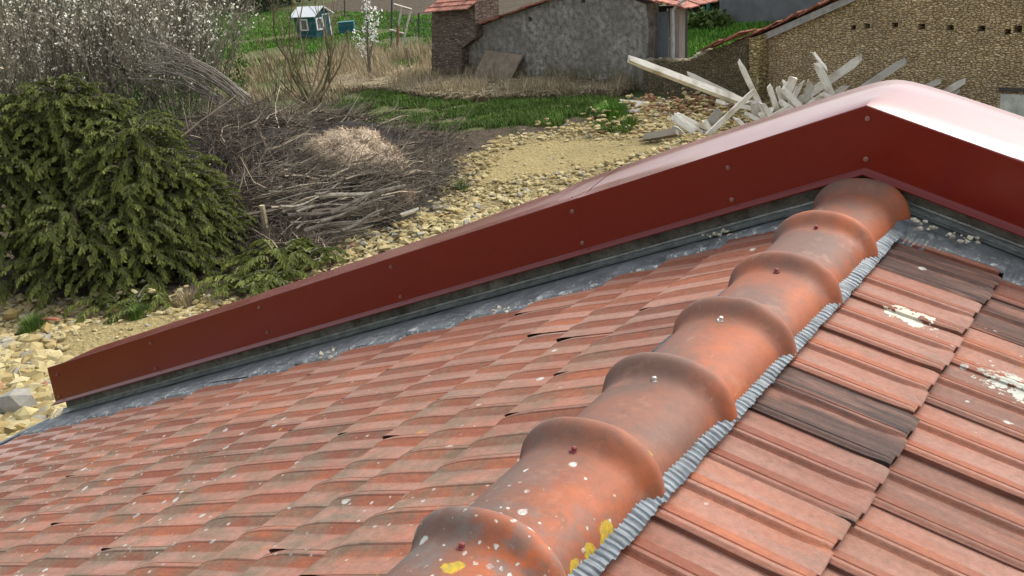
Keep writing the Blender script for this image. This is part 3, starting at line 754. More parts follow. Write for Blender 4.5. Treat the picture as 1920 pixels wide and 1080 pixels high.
# blossoming thicket, upper left
TH = [(-40, 300, 3.4, 3.6, 'leftmost leafless shrub rising behind the conifer, dense grey brown twigs'), (90, 275, 3.3, 3.4, 'leafless shrub with cream buds rising behind the top of the conifer'), (215, 255, 3.2, 3.2, 'budding shrub right behind the right shoulder of the conifer'),
      (330, 235, 3.0, 2.8, 'blossoming shrub left of the heap of pale dragged branches'), (0, 190, 4.4, 4.0, 'tall twiggy shrub in the far upper left corner'), (130, 170, 4.4, 4.2, 'tall far shrub behind the cream budded one'), (255, 160, 4.2, 4.2, 'tall far blossoming shrub left of the lawn'), (375, 170, 3.2, 3.2, 'white flecked blackthorn beside the edge of the lawn'), (310, 110, 5.0, 4.4, 'farthest blossoming shrub at the top edge beside the lawn')]
for i, (px, py, H, W, lab) in enumerate(TH):
    P = G(px, py); shrub((P.x, P.y, ZG), H, W, 58, 1100 if i in (0, 1, 4, 5) else 1500, lab, seed=40 + i, sub=12, bsz=0.024 + 0.0007 * hd(P), mbl=MBLOSB if i in (0, 4) else MBLOS, group='blossoming shrubs in the thicket', blz=(0.30, 1), rad=0.010 + 0.0003 * hd(P))
# ivy green undergrowth
MGRN = simple('leaf_green', (0.075, 0.12, 0.025), nscale=3, attvar=0.5, bump=0)
MGRN.node_tree.nodes['Principled BSDF'].inputs['Subsurface Weight'].default_value = 0
m = MB(); rg = random.Random(77)
for i in range(16000):
    px = rg.uniform(-60, 470); py = rg.uniform(120, 330) ; P = G(px, py)
    if not inside(P.x, P.y, Z_THICK): continue
    h = abs(rg.gauss(0, 0.45)) * (0.5 + noise.noise(Vector((P.x * .6, P.y * .6, 2))) * 0.9 + 0.4)
    leaf(m, (P.x, P.y, ZG + h), rdir(1, rg), rg.uniform(.06, .14), rg.uniform(.02, .05), (rg.random(), 0, 0, 1), rg)
tag(m.build('undergrowth', MGRN), 'green undergrowth at the feet of the bare thicket', 'undergrowth', kind='stuff')

# willow like multi stem shrub in the middle
P = G(585, 200)
rg = random.Random(3); o = empty('bare_shrub', P, 'leafless many stemmed shrub spreading from one stool in front of the lawn', 'shrub'); m = MB()
for k, (tx, ty) in enumerate(((505, -40), (520, 20), (535, 70), (548, -20), (560, 30), (575, -60), (590, 10), (600, -50), (612, 60), (622, 0), (480, 60), (560, 110), (640, 70), (500, 100), (605, 120), (530, 130))):
    T = DP(tx, ty, hd(P) + rg.uniform(-.6, .6)); b = P + Vector((rg.uniform(-.15, .15), rg.uniform(-.15, .15), 0)); 
    pts = []; 
    for j in range(9):
        f = j / 8; q = b.lerp(T, f); q += RH * (-0.22 if tx < 585 else 0.22) * math.sin(f * math.pi) * 1.2 + Vector((rg.gauss(0, .025), rg.gauss(0, .025), 0)); pts.append(q)
    m.tube(pts, [0.026 * (1 - f / 9.5) + .004 for f in range(9)], 5, (rg.random(), 0, 0, 1), False)
    for z in range(7):
        j = rg.randint(3, 8); twig(m, pts[j], (pts[j] - pts[j - 1]).normalized() + rdir(.8, rg) * .7, rg.uniform(.4, 1.1), 0.010, 4, .15, 0, (rg.random(), 0, 0, 1), 3, rg)
m.build('stems', simple('ochre_stem', (0.20, 0.155, 0.09), nscale=3, attvar=0.4, bump=0), o)
# spindly blossoming saplings
def sapling(px, py, tops, lab, seed, blz=.35, nb=420):
    rg = random.Random(seed); P = G(px, py); o = empty('blossoming_sapling', P, lab, 'sapling', 'white blossoming saplings'); m = MB(); bl = MB()
    for tx, ty in tops:
        T = DP(tx, ty, hd(P)); pts = []
        for j in range(8):
            f = j / 7; q = P.lerp(T, f); q.x = P.x + (T.x - P.x) * f ** 1.6; q.y = P.y + (T.y - P.y) * f ** 1.6; pts.append(q)
        m.tube(pts, [.022 * (1 - j / 8.5) for j in range(8)], 4, (rg.random(), 0, 0, 1), False)
        for i in range(nb // len(tops)):
            f = rg.uniform(blz, 1.02); j = min(6, int(f * 7)); q = pts[j].lerp(pts[j + 1], f * 7 - j) + Vector((rg.gauss(0, .06), rg.gauss(0, .06), rg.gauss(0, .05)))
            leaf(bl, q, rdir(1, rg), .06, .05, (rg.random(), 0, 0, 1), rg); leaf(bl, q, rdir(0, rg), .06, .05, (rg.random(), 0, 0, 1), rg)
    m.build('stem', MBARK, o); bl.build('blossom', MBLOSW, o)
sapling(694, 150, [(680, -30), (692, -10), (712, 22), (706, 14), (668, 62), (690, -25)], 'thin white blossoming sapling right of the teal playhouse', 5, .5, 260)
sapling(1218, 165, [(1216, 18), (1222, 35), (1248, 22), (1254, 48), (1232, 70)], 'white flowering twigs growing in front of the doorway of the grey shed', 6, .45, 150)
sapling(838, 148, [(838, 12), (846, 22), (858, 28)], 'white flowering twigs climbing the brick pier with the small tiled roof', 8, .2, 110)

# spruce
t = NT('spruce_needles', 0.75, 0, 0.25)
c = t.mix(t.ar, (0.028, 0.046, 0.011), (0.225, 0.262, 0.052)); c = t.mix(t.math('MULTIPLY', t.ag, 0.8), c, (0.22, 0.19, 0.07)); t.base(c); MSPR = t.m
SB = G(225, 535); SB.z = ZG
spr = empty('spruce', SB, 'dark green spruce with drooping sprays filling the left side of the yard', 'tree')
rg = random.Random(21); fol = MB(); wd = MB()
def spray(p, d, L, bright, w=1.0):
    # drooping branch carrying hanging finger twigs with needles
    pts = [Vector(p)]; d = Vector(d).normalized(); n = 7
    for i in range(n):
        d = (d + Vector((0, 0, -0.11 - 0.05 * i * rg.random())) + Vector((rg.gauss(0, .06), rg.gauss(0, .06), 0))).normalized(); pts.append(pts[-1] + d * L / n)
    wd.tube(pts, [0.012 * (1 - i / (n + 1)) + .002 for i in range(n + 1)], 3, (0.3, 0, 0, 1), False)
    side = d.cross(ZZ); side = side.normalized() if side.length > .1 else Vector((1, 0, 0))
    for i in range(1, n + 1):
        for k in range(int(9 * w) + 1):
            s = rg.choice((-1, 1)); f = rg.random(); q = pts[i - 1].lerp(pts[i], f)
            dd = (side * s * rg.uniform(.25, 1.1) + (pts[i] - pts[i - 1]).normalized() * rg.uniform(.5, 1.0) + Vector((0, 0, -rg.uniform(0.05, .55)))).normalized()
            l = min(.17, L * rg.uniform(.12, .26) * (1.15 - i / n * .5))
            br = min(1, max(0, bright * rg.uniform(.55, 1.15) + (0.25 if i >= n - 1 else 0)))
            brown = 1.0 if rg.random() < 0.02 else (0.25 * rg.random())
            col = (br, brown, 0, 1)
            # needle covered finger: crossed ragged strips in 3 pieces
            q0 = q; 
            for z in range(3):
                q1 = q0 + dd * l / 3; dd = (dd + Vector((rg.gauss(0, .12), rg.gauss(0, .12), -.16))).normalized()
                u = dd.cross(Vector((rg.gauss(0, 1), rg.gauss(0, 1), .4))); u = u.normalized() if u.length > .01 else side; v = dd.cross(u)
                wdt = 0.0115 * (1.1 if z < 2 else .8)
                for ax in (u, v):
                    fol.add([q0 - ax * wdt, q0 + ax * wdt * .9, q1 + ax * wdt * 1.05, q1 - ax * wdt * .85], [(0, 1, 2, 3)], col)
                q0 = q1
def crown_r(z):     # half width of the mound at height z
    return 0
crowns = [(G(270, 545), 1.90, 0.85, 200), (G(190, 520), 2.15, 1.15, 220), (G(135, 530), 2.45, 1.15, 230), (G(0, 555), 2.20, 1.3, 180), (G(-110, 555), 2.1, 1.3, 110), (G(338, 530), 1.25, 0.55, 110), (G(130, 590), 1.15, 0.8, 70), (G(240, 575), 1.0, .7, 60)]
CL_ = [(225, 2.35)]
for ci, (P, H, W, nb) in enumerate(crowns):
    b = Vector((P.x, P.y, ZG))
    off = AH * 0.9
    b = b + off
    wd.tube([b, b + ZZ * H * .5, b + ZZ * H * .97], [.06, .04, .012], 6, (0.3, 0, 0, 1))
    for i in range(nb):
        f = (i + rg.random()) / nb
        z = 0.12 + (H - 0.12) * f
        a = i * 2.399 + rg.uniform(-.3, .3)
        reach = W * (1 - f ** 1.7) ** 0.8 * rg.uniform(.65, 1.12) + 0.22
        d = Vector((math.cos(a), math.sin(a), 0.30 + 0.5 * f))
        st = b + ZZ * z + Vector((math.cos(a), math.sin(a), 0)) * reach * 0.25
        if Vector((math.cos(a), math.sin(a), 0)).dot(AH) > 0.75 and f < .7: continue
        for rep in range(3):
            a2_ = a + rg.uniform(-.5, .5); dv = Vector((math.cos(a2_), math.sin(a2_), 0))
            if dv.dot(AH) > 0.75 and f < .7: continue
            z2 = z + rg.uniform(-.12, .12); rs = reach * rg.uniform(.40, .86)
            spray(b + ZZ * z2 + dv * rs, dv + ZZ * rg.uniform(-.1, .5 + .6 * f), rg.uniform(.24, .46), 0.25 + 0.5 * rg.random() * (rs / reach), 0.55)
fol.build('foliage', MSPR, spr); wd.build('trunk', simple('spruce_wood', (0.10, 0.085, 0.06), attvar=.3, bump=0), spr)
# low conifer clippings next to the pole stack
def clip(px, py, n, r, h, lab, seed, brown=0.1):
    global fol, wd, rg
    rg = random.Random(seed); fol = MB(); wd = MB(); P = G(px, py); o = empty('conifer_clippings', (P.x, P.y, ZG), lab, 'branches', 'low green conifer cuttings')
    for i in range(n):
        a = rg.uniform(0, 6.28); q = rg.random() ** .5 * r
        b = Vector((P.x, P.y, ZG)) + (RH * math.cos(a) * q + AH * math.sin(a) * q * .7) + ZZ * h * (1 - q / r * .7)
        spray(b, rdir(.5, rg), rg.uniform(.35, .6), .45 + .3 * rg.random(), 1)
    fol.build('foliage', MSPR, o); wd.build('stems', MBARK, o)
clip(540, 510, 34, .5, .38, 'low green conifer cuttings in front of the stacked poles', 31)
clip(480, 540, 26, .5, .2, 'flat conifer cuttings on the gravel edge left of the red capping', 32)
clip(250, 572, 26, .55, .15, 'green conifer cuttings lying at the foot of the spruce', 33)

# ------------------------------------------------------------------ brush heap
def mound(px, py, rx, ry, h, mat, name, lab, cat, seed, kind=None, nseg=40, rough_=.25):
    P = G(px, py); mm = MB(); vs = []; fs = []
    R_ = 14
    for j in range(R_ + 1):
        for i in range(nseg):
            a = 2 * math.pi * i / nseg; f = j / R_
            q = Vector((P.x, P.y, 0)) + RH * math.cos(a) * rx * f + AH * math.sin(a) * ry * f
            nz_ = noise.noise(Vector((q.x * 1.3, q.y * 1.3, seed))) * rough_ + noise.noise(Vector((q.x * 5, q.y * 5, seed))) * rough_ * .4
            z = ZG - 0.05 + h * (1 - f ** 2) * (1 + nz_ * 1.6) + nz_ * 0.1 * (1 - f)
            vs.append((q.x, q.y, z))
    for j in range(R_):
        for i in range(nseg):
            fs.append((j * nseg + i, j * nseg + (i + 1) % nseg, (j + 1) * nseg + (i + 1) % nseg, (j + 1) * nseg + i))
    mm.add(vs, fs); o = mm.build(name, mat, None, smooth=True); tag(o, lab, cat, kind=kind); return P
MDK = simple('leaf_litter', (0.026, 0.020, 0.014), nscale=9, var=.5, bump=.8, bd=.05)
def hmound(P, rx, ry, h, x, y):
    d = Vector((x - P.x, y - P.y, 0)); f = math.hypot(d.dot(RH) / rx, d.dot(AH) / ry); return h * max(0, 1 - f * f)
MO = []
for px, py, rx, ry, h, n in ((590, 405, 2.1, 1.5, .62, 0), (430, 330, 2.5, 2.3, .85, 0), (770, 330, .9, 1.0, .22, 0), (560, 275, 2.6, 1.6, .42, 0)):
    P = mound(px, py, rx, ry, h, MDK, 'leaf_litter', 'dark litter heaped under the cut branches', 'litter', px, kind='stuff'); MO.append((P, rx, ry, h))
def top_h(x, y): return max([hmound(P, a, b, c_, x, y) for P, a, b, c_ in MO])
m = MB(); m2 = MB(); rg = random.Random(91)
BP = poly([(330, 255), (520, 210), (640, 240), (780, 246), (870, 262), (850, 330), (820, 400), (700, 440), (560, 500), (430, 470), (400, 350)])
cnt = 0
while cnt < 5000:
    px = rg.uniform(320, 880); py = rg.uniform(205, 510); P = G(px, py)
    if not inside(P.x, P.y, BP): continue
    if 575 < px < 775 and 262 < py < 345: continue
    if px > 765 and rg.random() < .6: continue
    if 505 < px < 765 and 345 <= py < 462 and rg.random() < .45: continue
    if noise.noise(Vector((P.x * 1.1, P.y * 1.1, 31))) < -.22: cnt += .5; continue
    z = top_h(P.x, P.y) + abs(rg.gauss(0, 0.10))
    a = rg.gauss(0.15 if px > 560 else 2.7, .8 if px > 560 else .9)
    pz = 505 < px < 765 and 345 <= py < 462
    if pz: a = rg.gauss(.25, .25)
    d = RH * math.cos(a) + AH * math.sin(a) + ZZ * rg.uniform(-.15, .10 if pz else .45)
    cl = (rg.random() ** 1.3, 0, 0, 1)
    L = rg.uniform(.35, 1.3); big = rg.random() < .05; p = Vector((P.x, P.y, ZG + z)) - d * L * .4
    pts = twig(m if cnt % 3 else m2, p, d, L, rg.uniform(.012, .02) if big else rg.uniform(.003, .009), 5, .42, .06, (2.0, 0, 0, 1) if big else cl, 3, rg)
    for k in range(3): twig(m, pts[rg.randint(1, 4)], d + rdir(.4, rg) * 1.2, L * .4, .003, 3, .25, .1, cl, 3, rg)
    cnt += 1
for i in range(90):
    px = rg.uniform(400, 800); py = rg.uniform(230, 450); P = G(px, py)
    if not inside(P.x, P.y, BP) or (585 < px < 760 and 262 < py < 345): continue
    a = rg.gauss(.2, .6); d = RH * math.cos(a) + AH * math.sin(a) + ZZ * rg.uniform(-.05, .2); L = rg.uniform(.8, 2.0)
    pts = twig(m, Vector((P.x, P.y, ZG + top_h(P.x, P.y) + rg.uniform(.05, .22))) - d * L * .5, d, L, rg.uniform(.016, .036), 7, .2, .03, (rg.random() * 1.1, 0, 0, 1), 5, rg)
    for k in range(4): j = rg.randint(2, 6); twig(m, pts[j], (pts[j] - pts[j - 1]).normalized() + rdir(.4, rg) * .8, L * .4, .009, 4, .3, 0, (rg.random(), 0, 0, 1), 3, rg)
tag(m.build('brush', MBARKG), 'tangled mass of dead grey brown branches piled in the middle of the yard', 'brushwood', kind='stuff')
tag(m2.build('brush', MBARK), 'finer brown twigs mixed through the dead branch pile', 'brushwood', kind='stuff')
m = MB(); rg = random.Random(92)
for i in range(9000):
    px = rg.uniform(320, 900); py = rg.uniform(205, 520); P = G(px, py)
    if not inside(P.x, P.y, BP) and rg.random() < .75: continue
    if 585 < px < 765 and 265 < py < 345: continue
    leaf(m, (P.x, P.y, ZG + top_h(P.x, P.y) + rg.uniform(.0, .10)), rdir(.4, rg), rg.uniform(.04, .11), rg.uniform(.015, .045), (2 * rg.random() ** 2, 0, 0, 1), rg)
tag(m.build('dead_leaves', simple('dead_leaf', (.085, .062, .04), nscale=3, attvar=.6, bump=0)), 'brown dead leaves and chips strewn over the brush pile', 'dead leaves', kind='stuff')
# dragged pale branches bundle rising left of the heap
MPALE = simple('pale_bark', (0.19, 0.168, 0.135), nscale=14, var=.5, attvar=0.35, bump=.3)
rg = random.Random(14)
bb = empty('cut_branches', G(470, 250), 'bundle of long pale cut branches fanning up to the left from the brush pile', 'branches'); m = MB()
for i in range(34):
    x1 = 440 + rg.uniform(-20, 35); y1 = 190 + rg.uniform(-22, 25); x0 = rg.uniform(240, 330); y0 = y1 - (x1 - x0) * rg.uniform(.28, .62) - rg.uniform(-5, 10)
    d1 = hd(G(470, 270)) + rg.uniform(-.5, .5)
    Aa = DP(x1, y1, d1); Bb = DP(x0, y0, d1 + rg.uniform(0, .8)); pts = [Aa.lerp(Bb, f / 6) + ZZ * 0.22 * math.sin(f / 6 * math.pi) + Vector((rg.gauss(0, .02), rg.gauss(0, .02), rg.gauss(0, .02))) for f in range(7)]
    m.tube(pts, [.020 * (1 - f / 7.5) for f in range(7)], 4, (rg.random(), 0, 0, 1), False)
    for k in range(5): j = rg.randint(3, 6); twig(m, pts[j], (pts[j] - pts[j - 1]).normalized() + rdir(.3, rg) * .6, rg.uniform(.2, .6), .005, 3, .2, 0, (rg.random(), 0, 0, 1), 3, rg)
m.build('branches', MPALE, bb)
# long poles stacked at the front of the heap
POL = [((516, 378), (705, 338)), ((530, 402), (645, 368)), ((540, 408), (700, 383)), ((545, 418), (690, 392)), ((600, 412), (740, 368)), ((620, 395), (760, 345)), ((555, 428), (600, 412)), ((580, 448), (700, 420)),
       ((600, 372), (760, 350)), ((590, 365), (640, 345)), ((640, 430), (720, 395)), ((650, 388), (752, 338)), ((555, 395), (660, 380)), ((570, 435), (690, 410)), ((610, 425), (712, 400)), ((525, 390), (600, 372))]
for i, (a, b) in enumerate(POL):
    d0 = hd(G(600, 440)) - 0.9; m = MB()
    Aa = DP(a[0], a[1], d0 + .1 * (i % 3)); Bb = DP(b[0], b[1], d0 + .5)
    pts = [Aa.lerp(Bb, f / 7) + ZZ * (.03 * math.sin(f / 7 * 5 + i)) for f in range(8)]
    o_ = empty('pole', pts[0], 'long thin grey pole in the stack below the pale straw heap', 'pole', 'grey poles stacked at the front of the brush heap')
    m.tube(pts, [(.012 + .026 * ((i * 37) % 11) / 10) * (1 - f / 12) for f in range(8)], 6, ((i * 53 % 17) / 16, 0, 0, 1)); 
    ob_ = m.build('pole', MPALE); 
    bpy.data.objects.remove(o_)
    tag(ob_, 'long thin grey pole in the stack below the pale straw heap', 'pole', 'grey poles stacked at the front of the brush heap')
# upright stake
m = MB(); Pq = DP(498, 428, hd(G(498, 440)) - .6); Pt = DP(491, 385, hd(G(498, 440)) - .6); m.tube([Pq - ZZ * .4, Pq, Pt], [.045, .045, .04], 6, (1, 0, 0, 1)); tag(m.build('stake', simple('weathered_stake', (.42, .36, .22), nscale=20)), 'short pale upright stake between spruce and stacked poles', 'stake')
# pale straw fluff
MSTR = simple('dry_straw', (0.47, 0.37, 0.26), nscale=6, var=.3, attvar=.35, bump=.5, bd=.03)
SP = G(675, 360)
o = empty('straw_heap', (SP.x, SP.y, ZG), 'heap of pale pinkish dry straw lying on top of the brush pile', 'straw heap')
rg = random.Random(55); m = MB()
blobs = [(606, 282, .27, .20), (640, 276, .36, .28), (680, 274, .32, .25), (660, 298, .40, .25), (712, 292, .27, .18), (700, 312, .34, .2), (655, 318, .30, .18), (736, 310, .20, .12), (692, 328, .2, .1), (618, 300, .24, .15), (760, 372, .14, .05)]
for (px, py, r, h) in blobs:
    c = DP(px, py, hd(G(640, 390)) - .35 + (340 - py) * .014)
    for i in range(750):
        a = rg.uniform(0, 6.283); e = math.acos(rg.uniform(-.2, 1)); rr_ = r * rg.uniform(.85, 1.05)
        nrm_ = Vector((math.cos(a) * math.sin(e), math.sin(a) * math.sin(e), math.cos(e)))
        p = c + Vector((nrm_.x * rr_, nrm_.y * rr_, nrm_.z * h * rr_ / r))
        tg = nrm_.cross(Vector((rg.gauss(0, 1), rg.gauss(0, 1), rg.gauss(0, 1)))).normalized()
        q = p + tg * rg.uniform(.06, .16) + nrm_ * rg.uniform(-.02, .05); s_ = nrm_.cross(tg) * .006
        m.add([p - s_, p + s_, q + s_ * .6, q - s_ * .6], [(0, 1, 2, 3)], (rg.random(), 0, 0, 1))
    st_ = MB()
vs_b = MB()
for (px, py, r, h) in blobs:
    c = DP(px, py, hd(G(640, 390)) - .35 + (340 - py) * .014); nn_ = 14; pts_ = []; fs_ = []
    for j in range(8):
        e = j / 7 * 1.9
        for i in range(nn_):
            a = 6.283 * i / nn_; k_ = .93 + .16 * noise.noise(Vector((c.x + math.cos(a) * 2, c.y + math.sin(a) * 2, e * 2))); pts_.append(c + Vector((math.cos(a) * math.sin(e) * r * k_, math.sin(a) * math.sin(e) * r * k_, math.cos(e) * h * k_)))
    for j in range(7):
        for i in range(nn_): fs_.append((j * nn_ + i, j * nn_ + (i + 1) % nn_, (j + 1) * nn_ + (i + 1) % nn_, (j + 1) * nn_ + i))
    vs_b.add(pts_, fs_, (.35, 0, 0, 1))
m.add(vs_b.v, vs_b.f, list(vs_b.c)); bpy.data.objects.remove(o); tag(m.build('straw_heap', MSTR), 'heap of pale pinkish dry straw lying on top of the brush pile', 'straw heap')

# ------------------------------------------------------------------ grass and straw
def blades(name, zone, n, hmin, hmax, wd_, mat, lab, seed, bend=.35, pxr=None, patch=None, flat=0.0):
    rg = random.Random(seed); m = MB(); c = 0; tries = 0
    while c < n and tries < n * 20:
        tries += 1
        px = rg.uniform(*pxr[0]); py = rg.uniform(*pxr[1]); P = G(px, py)
        if zone and not inside(P.x, P.y, zone): continue
        if patch and noise.noise(Vector((P.x * patch[0], P.y * patch[0], seed))) < patch[1]: continue
        k = 2 + rg.randrange(3)
        for i in range(k):
            a = rg.uniform(0, 6.283); h = rg.uniform(hmin, hmax); b = bend * h * rg.uniform(.3, 1.6) + flat * h
            p = Vector((P.x + rg.gauss(0, .05), P.y + rg.gauss(0, .05), gz(P.x, P.y) - .01)); dx = Vector((math.cos(a), math.sin(a), 0)); s_ = Vector((-dx.y, dx.x, 0)) * wd_ * rg.uniform(.6, 1.3)
            m1 = p + ZZ * h * .55 + dx * b * .3; e = p + ZZ * h * (1 - flat * .6) + dx * b; cl = (rg.random(), 0, 0, 1)
            m.add([p - s_, p + s_, m1 + s_ * .7, m1 - s_ * .7, e], [(0, 1, 2, 3), (3, 2, 4)], cl)
        c += 1
    tag(m.build(name, mat), lab, 'grass', kind='stuff')
MGR1 = simple('grass_blade', (0.10, 0.165, 0.03), nscale=1.2, var=.35, attvar=.45, bump=0)
MGR2 = simple('lawn_blade', (0.085, 0.20, 0.020), nscale=.7, var=.3, attvar=.4, bump=0)
MSW = simple('dry_grass_blade', (0.36, 0.295, 0.18), nscale=1.2, var=.2, attvar=.4, bump=0)
blades('grass', Z_GRASS, 17000, .03, .13, .010, MGR1, 'rough green grass between the rubble and the dry grass', 61, pxr=((540, 1190), (160, 250)), patch=(1.1, -.12))
blades('grass', None, 2600, .05, .16, .010, MGR1, 'sparse green grass growing over the dark soil strip', 62, pxr=((880, 1180), (195, 250)), patch=(1.2, .05))
blades('dry_grass', Z_STRAW, 7000, .12, .52, .008, MSW, 'tall dry straw coloured grass in front of the fence and shed', 63, bend=.4, pxr=((540, 1200), (90, 190)), patch=(.9, -.10))
blades('dry_grass', Z_STRAW, 5500, .15, .4, .012, MSW, 'flattened dry grass mats below the grey shed wall', 64, bend=.8, flat=.7, pxr=((560, 1190), (140, 190)))
blades('lawn', None, 16000, .03, .12, .016, MGR2, 'bright green lawn around the teal playhouse', 65, pxr=((380, 860), (22, 125)), patch=(.4, -.30))
blades('lawn', None, 5000, .08, .24, .020, MGR2, 'bright green lawn behind the low stone wall', 66, pxr=((1275, 1480), (20, 120)))
blades('dry_grass', None, 1800, .12, .4, .010, MSW, 'pale dead grass stalks around the bare shrub and thicket edge', 67, pxr=((400, 640), (110, 240)), patch=(.8, .0))
for px, py, n, h, lab, mt in ((1148, 222, 260, .42, 'bright green grass tuft in front of the fallen boards', MGR2), (64, 612, 90, .22, 'green grass tuft at the left edge of the gravel', MGR1), (258, 592, 80, .2, 'small green tuft in the gravel below the spruce', MGR1), (350, 570, 70, .25, 'brownish tuft on the gravel beside the capping', MSW), (48, 622, 40, .12, 'tiny green tuft beside the larger one at left', MGR1), (865, 352, 60, .2, 'green tuft on the left slope of the gravel bank', MGR1), (210, 590, 40, .12, 'tiny green tuft between two stones below the spruce', MGR1), (1180, 235, 90, .25, 'green weeds beside the bright tuft', MGR1)):
    rg = random.Random(px); m = MB(); P = G(px, py)
    for i in range(n * 3):
        a = rg.uniform(0, 6.283); q = rg.random() ** .6 * h * .75; p = Vector((P.x + math.cos(a) * q, P.y + math.sin(a) * q, gz(P.x, P.y))); hh = h * rg.uniform(.4, 1) * (1.1 - q / h * .6); dx = Vector((math.cos(a), math.sin(a), 0)); s_ = Vector((-dx.y, dx.x, 0)) * .008
        e = p + ZZ * hh + dx * hh * .35; m1 = p + ZZ * hh * .6 + dx * hh * .1; m.add([p - s_, p + s_, m1 + s_ * .7, m1 - s_ * .7, e], [(0, 1, 2, 3), (3, 2, 4)], (rg.random(), 0, 0, 1))
    tag(m.build('grass_tuft', mt), lab, 'grass tuft', 'grass tufts in the gravel')

# ------------------------------------------------------------------ buildings behind
def stone_mat(name, c1, c2, mortar, sx=1.0, patch=None, n=11.0, mossy=0.0):
    t = NT(name, 0.93, 0, 0.12)
    # object coords: x along the wall, z up
    vec = t.vadd(t.vmul(t.obj, (sx, 1, 2.7)), t.vmul(t.noise(2.2, 3, .5, out='Color'), (.22, .0, .22)))
    dist = t.vor(n * .55, vec=vec, feature='DISTANCE_TO_EDGE', rnd_=.72)
    colr = t.vor(n * .55, vec=vec, out='Color', rnd_=.72)
    sp = t.n.new('ShaderNodeSeparateColor'); t.l.new(colr, sp.inputs[0])
    nb = t.noise(24, 4, .7); nl = t.noise(.9, 3, .5)
    c = t.mix(sp.outputs[0], c1, c2); c = t.bright(c, t.ramp(sp.outputs[1], 0, 1, .72, 1.2)); c = t.bright(c, t.ramp(nb, .3, .7, .8, 1.15)); c = t.bright(c, t.ramp(nl, .3, .7, .82, 1.12))
    c = t.mix(t.ramp(t.math('ADD', dist, t.math('MULTIPLY', t.math('SUBTRACT', nb, .5), .07)), .01, .075, 1, 0), c, mortar)
    if patch:
        d = t.vdist(t.obj, patch[0]); c = t.mix(t.ramp(t.math('ADD', d, t.math('MULTIPLY', nb, .3)), patch[1] * .8, patch[1] * 1.15, .85, 0), c, (0.24, 0.21, 0.15))
    if mossy: c = t.mix(t.math('MULTIPLY', t.ramp(nl, .45, .65), mossy), c, (.10, .10, .035))
    t.base(c); t.bump(t.math('ADD', t.ramp(dist, 0, .14), t.math('MULTIPLY', nb, .35)), .9, .03); return t.m
MRT = simple('old_roof_tiles', (0.30, 0.125, 0.085), nscale=7, var=.45, bump=.4, attvar=.35)
MGW = simple('grey_board', (0.30, 0.29, 0.27), nscale=10, var=.25, bump=.3)
def wallframe(P0, P1, n_sign=-1):
    ex = (P1 - P0); ex.z = 0; ex.normalize(); n = ex.cross(ZZ).normalized()
    if n.dot(CAM - P0) < 0: n = -n
    return ex, n
def build_wall(name, px, P0, ex, n, thick, mat, parent=None, holes=None, origin=None):
    M_ = Matrix(((ex.x, -n.x, 0, P0.x), (ex.y, -n.y, 0, P0.y), (0, 0, 1, ZG), (0, 0, 0, 1))); Mi = M_.inverted()
    pts = [Mi @ VP(x, y, P0, n) for x, y in px]
    pts = [Vector((p.x, 0, max(p.z, -0.3))) for p in pts]
    mm = MB(); mm.prism(pts, (0, thick, 0)); ob = mm.build(name, mat); ob.matrix_world = M_
    # make face orientation consistent
    import bmesh
    bm = bmesh.new(); bm.from_mesh(ob.data); bmesh.ops.recalc_face_normals(bm, faces=bm.faces); bm.to_mesh(ob.data); bm.free()
    if holes:
        cut = MB()
        for x, y, a, b in holes:
            q = Mi @ VP(x, y, P0, n); cut.box((q.x, 0.1, q.z), (a, 0, 0), (0, .24, 0), (0, 0, b))
        co = cut.build('cut', mat); co.matrix_world = M_
        md = ob.modifiers.new('h', 'BOOLEAN'); md.object = co; md.operation = 'DIFFERENCE'; md.solver = 'EXACT'; md.use_self = True
        bpy.context.view_layer.update(); dg = bpy.context.evaluated_depsgraph_get(); me = bpy.data.meshes.new_from_object(ob.evaluated_get(dg)); ob.modifiers.clear(); ob.data = me
        bpy.data.objects.remove(co)
    if parent: ob.parent = parent; ob.matrix_parent_inverse = parent.matrix_world.inverted()
    return ob, M_
# stone barn on the right
P0 = G(1392, 182); dvp = ray(-934, -10); ex = Vector((-dvp.x, -dvp.y, 0)).normalized(); nB = ex.cross(ZZ); nB = nB if nB.dot(CAM - P0) > 0 else -nB
barn = empty('stone_barn', (P0.x, P0.y, ZG), 'large barn with a coursed yellow limestone wall behind the timber heap', 'barn')
MBARN = stone_mat('barn_stone', (0.50, 0.37, 0.20), (0.66, 0.52, 0.31), (0.18, 0.128, 0.075), 1.0, n=20)
build_wall('wall', [(1392, 300), (1391, 84), (1470, 46), (1600, -8), (1700, -40), (1760, -75), (1920, -90), (2300, -90), (2300, 420), (1700, 420)], P0, ex, nB, .5, MBARN, barn,
           holes=[(1600, 52, .05, .045), (1626, 49, .055, .045), (1678, 47, .06, .045), (1728, 50, .065, .05), (1781, 52, .065, .045), (1840, 54, .065, .045), (1889, 60, .055, .045), (1908, 55, .07, .06)])
def lineV(px, py): return VP(px, py, P0, nB)
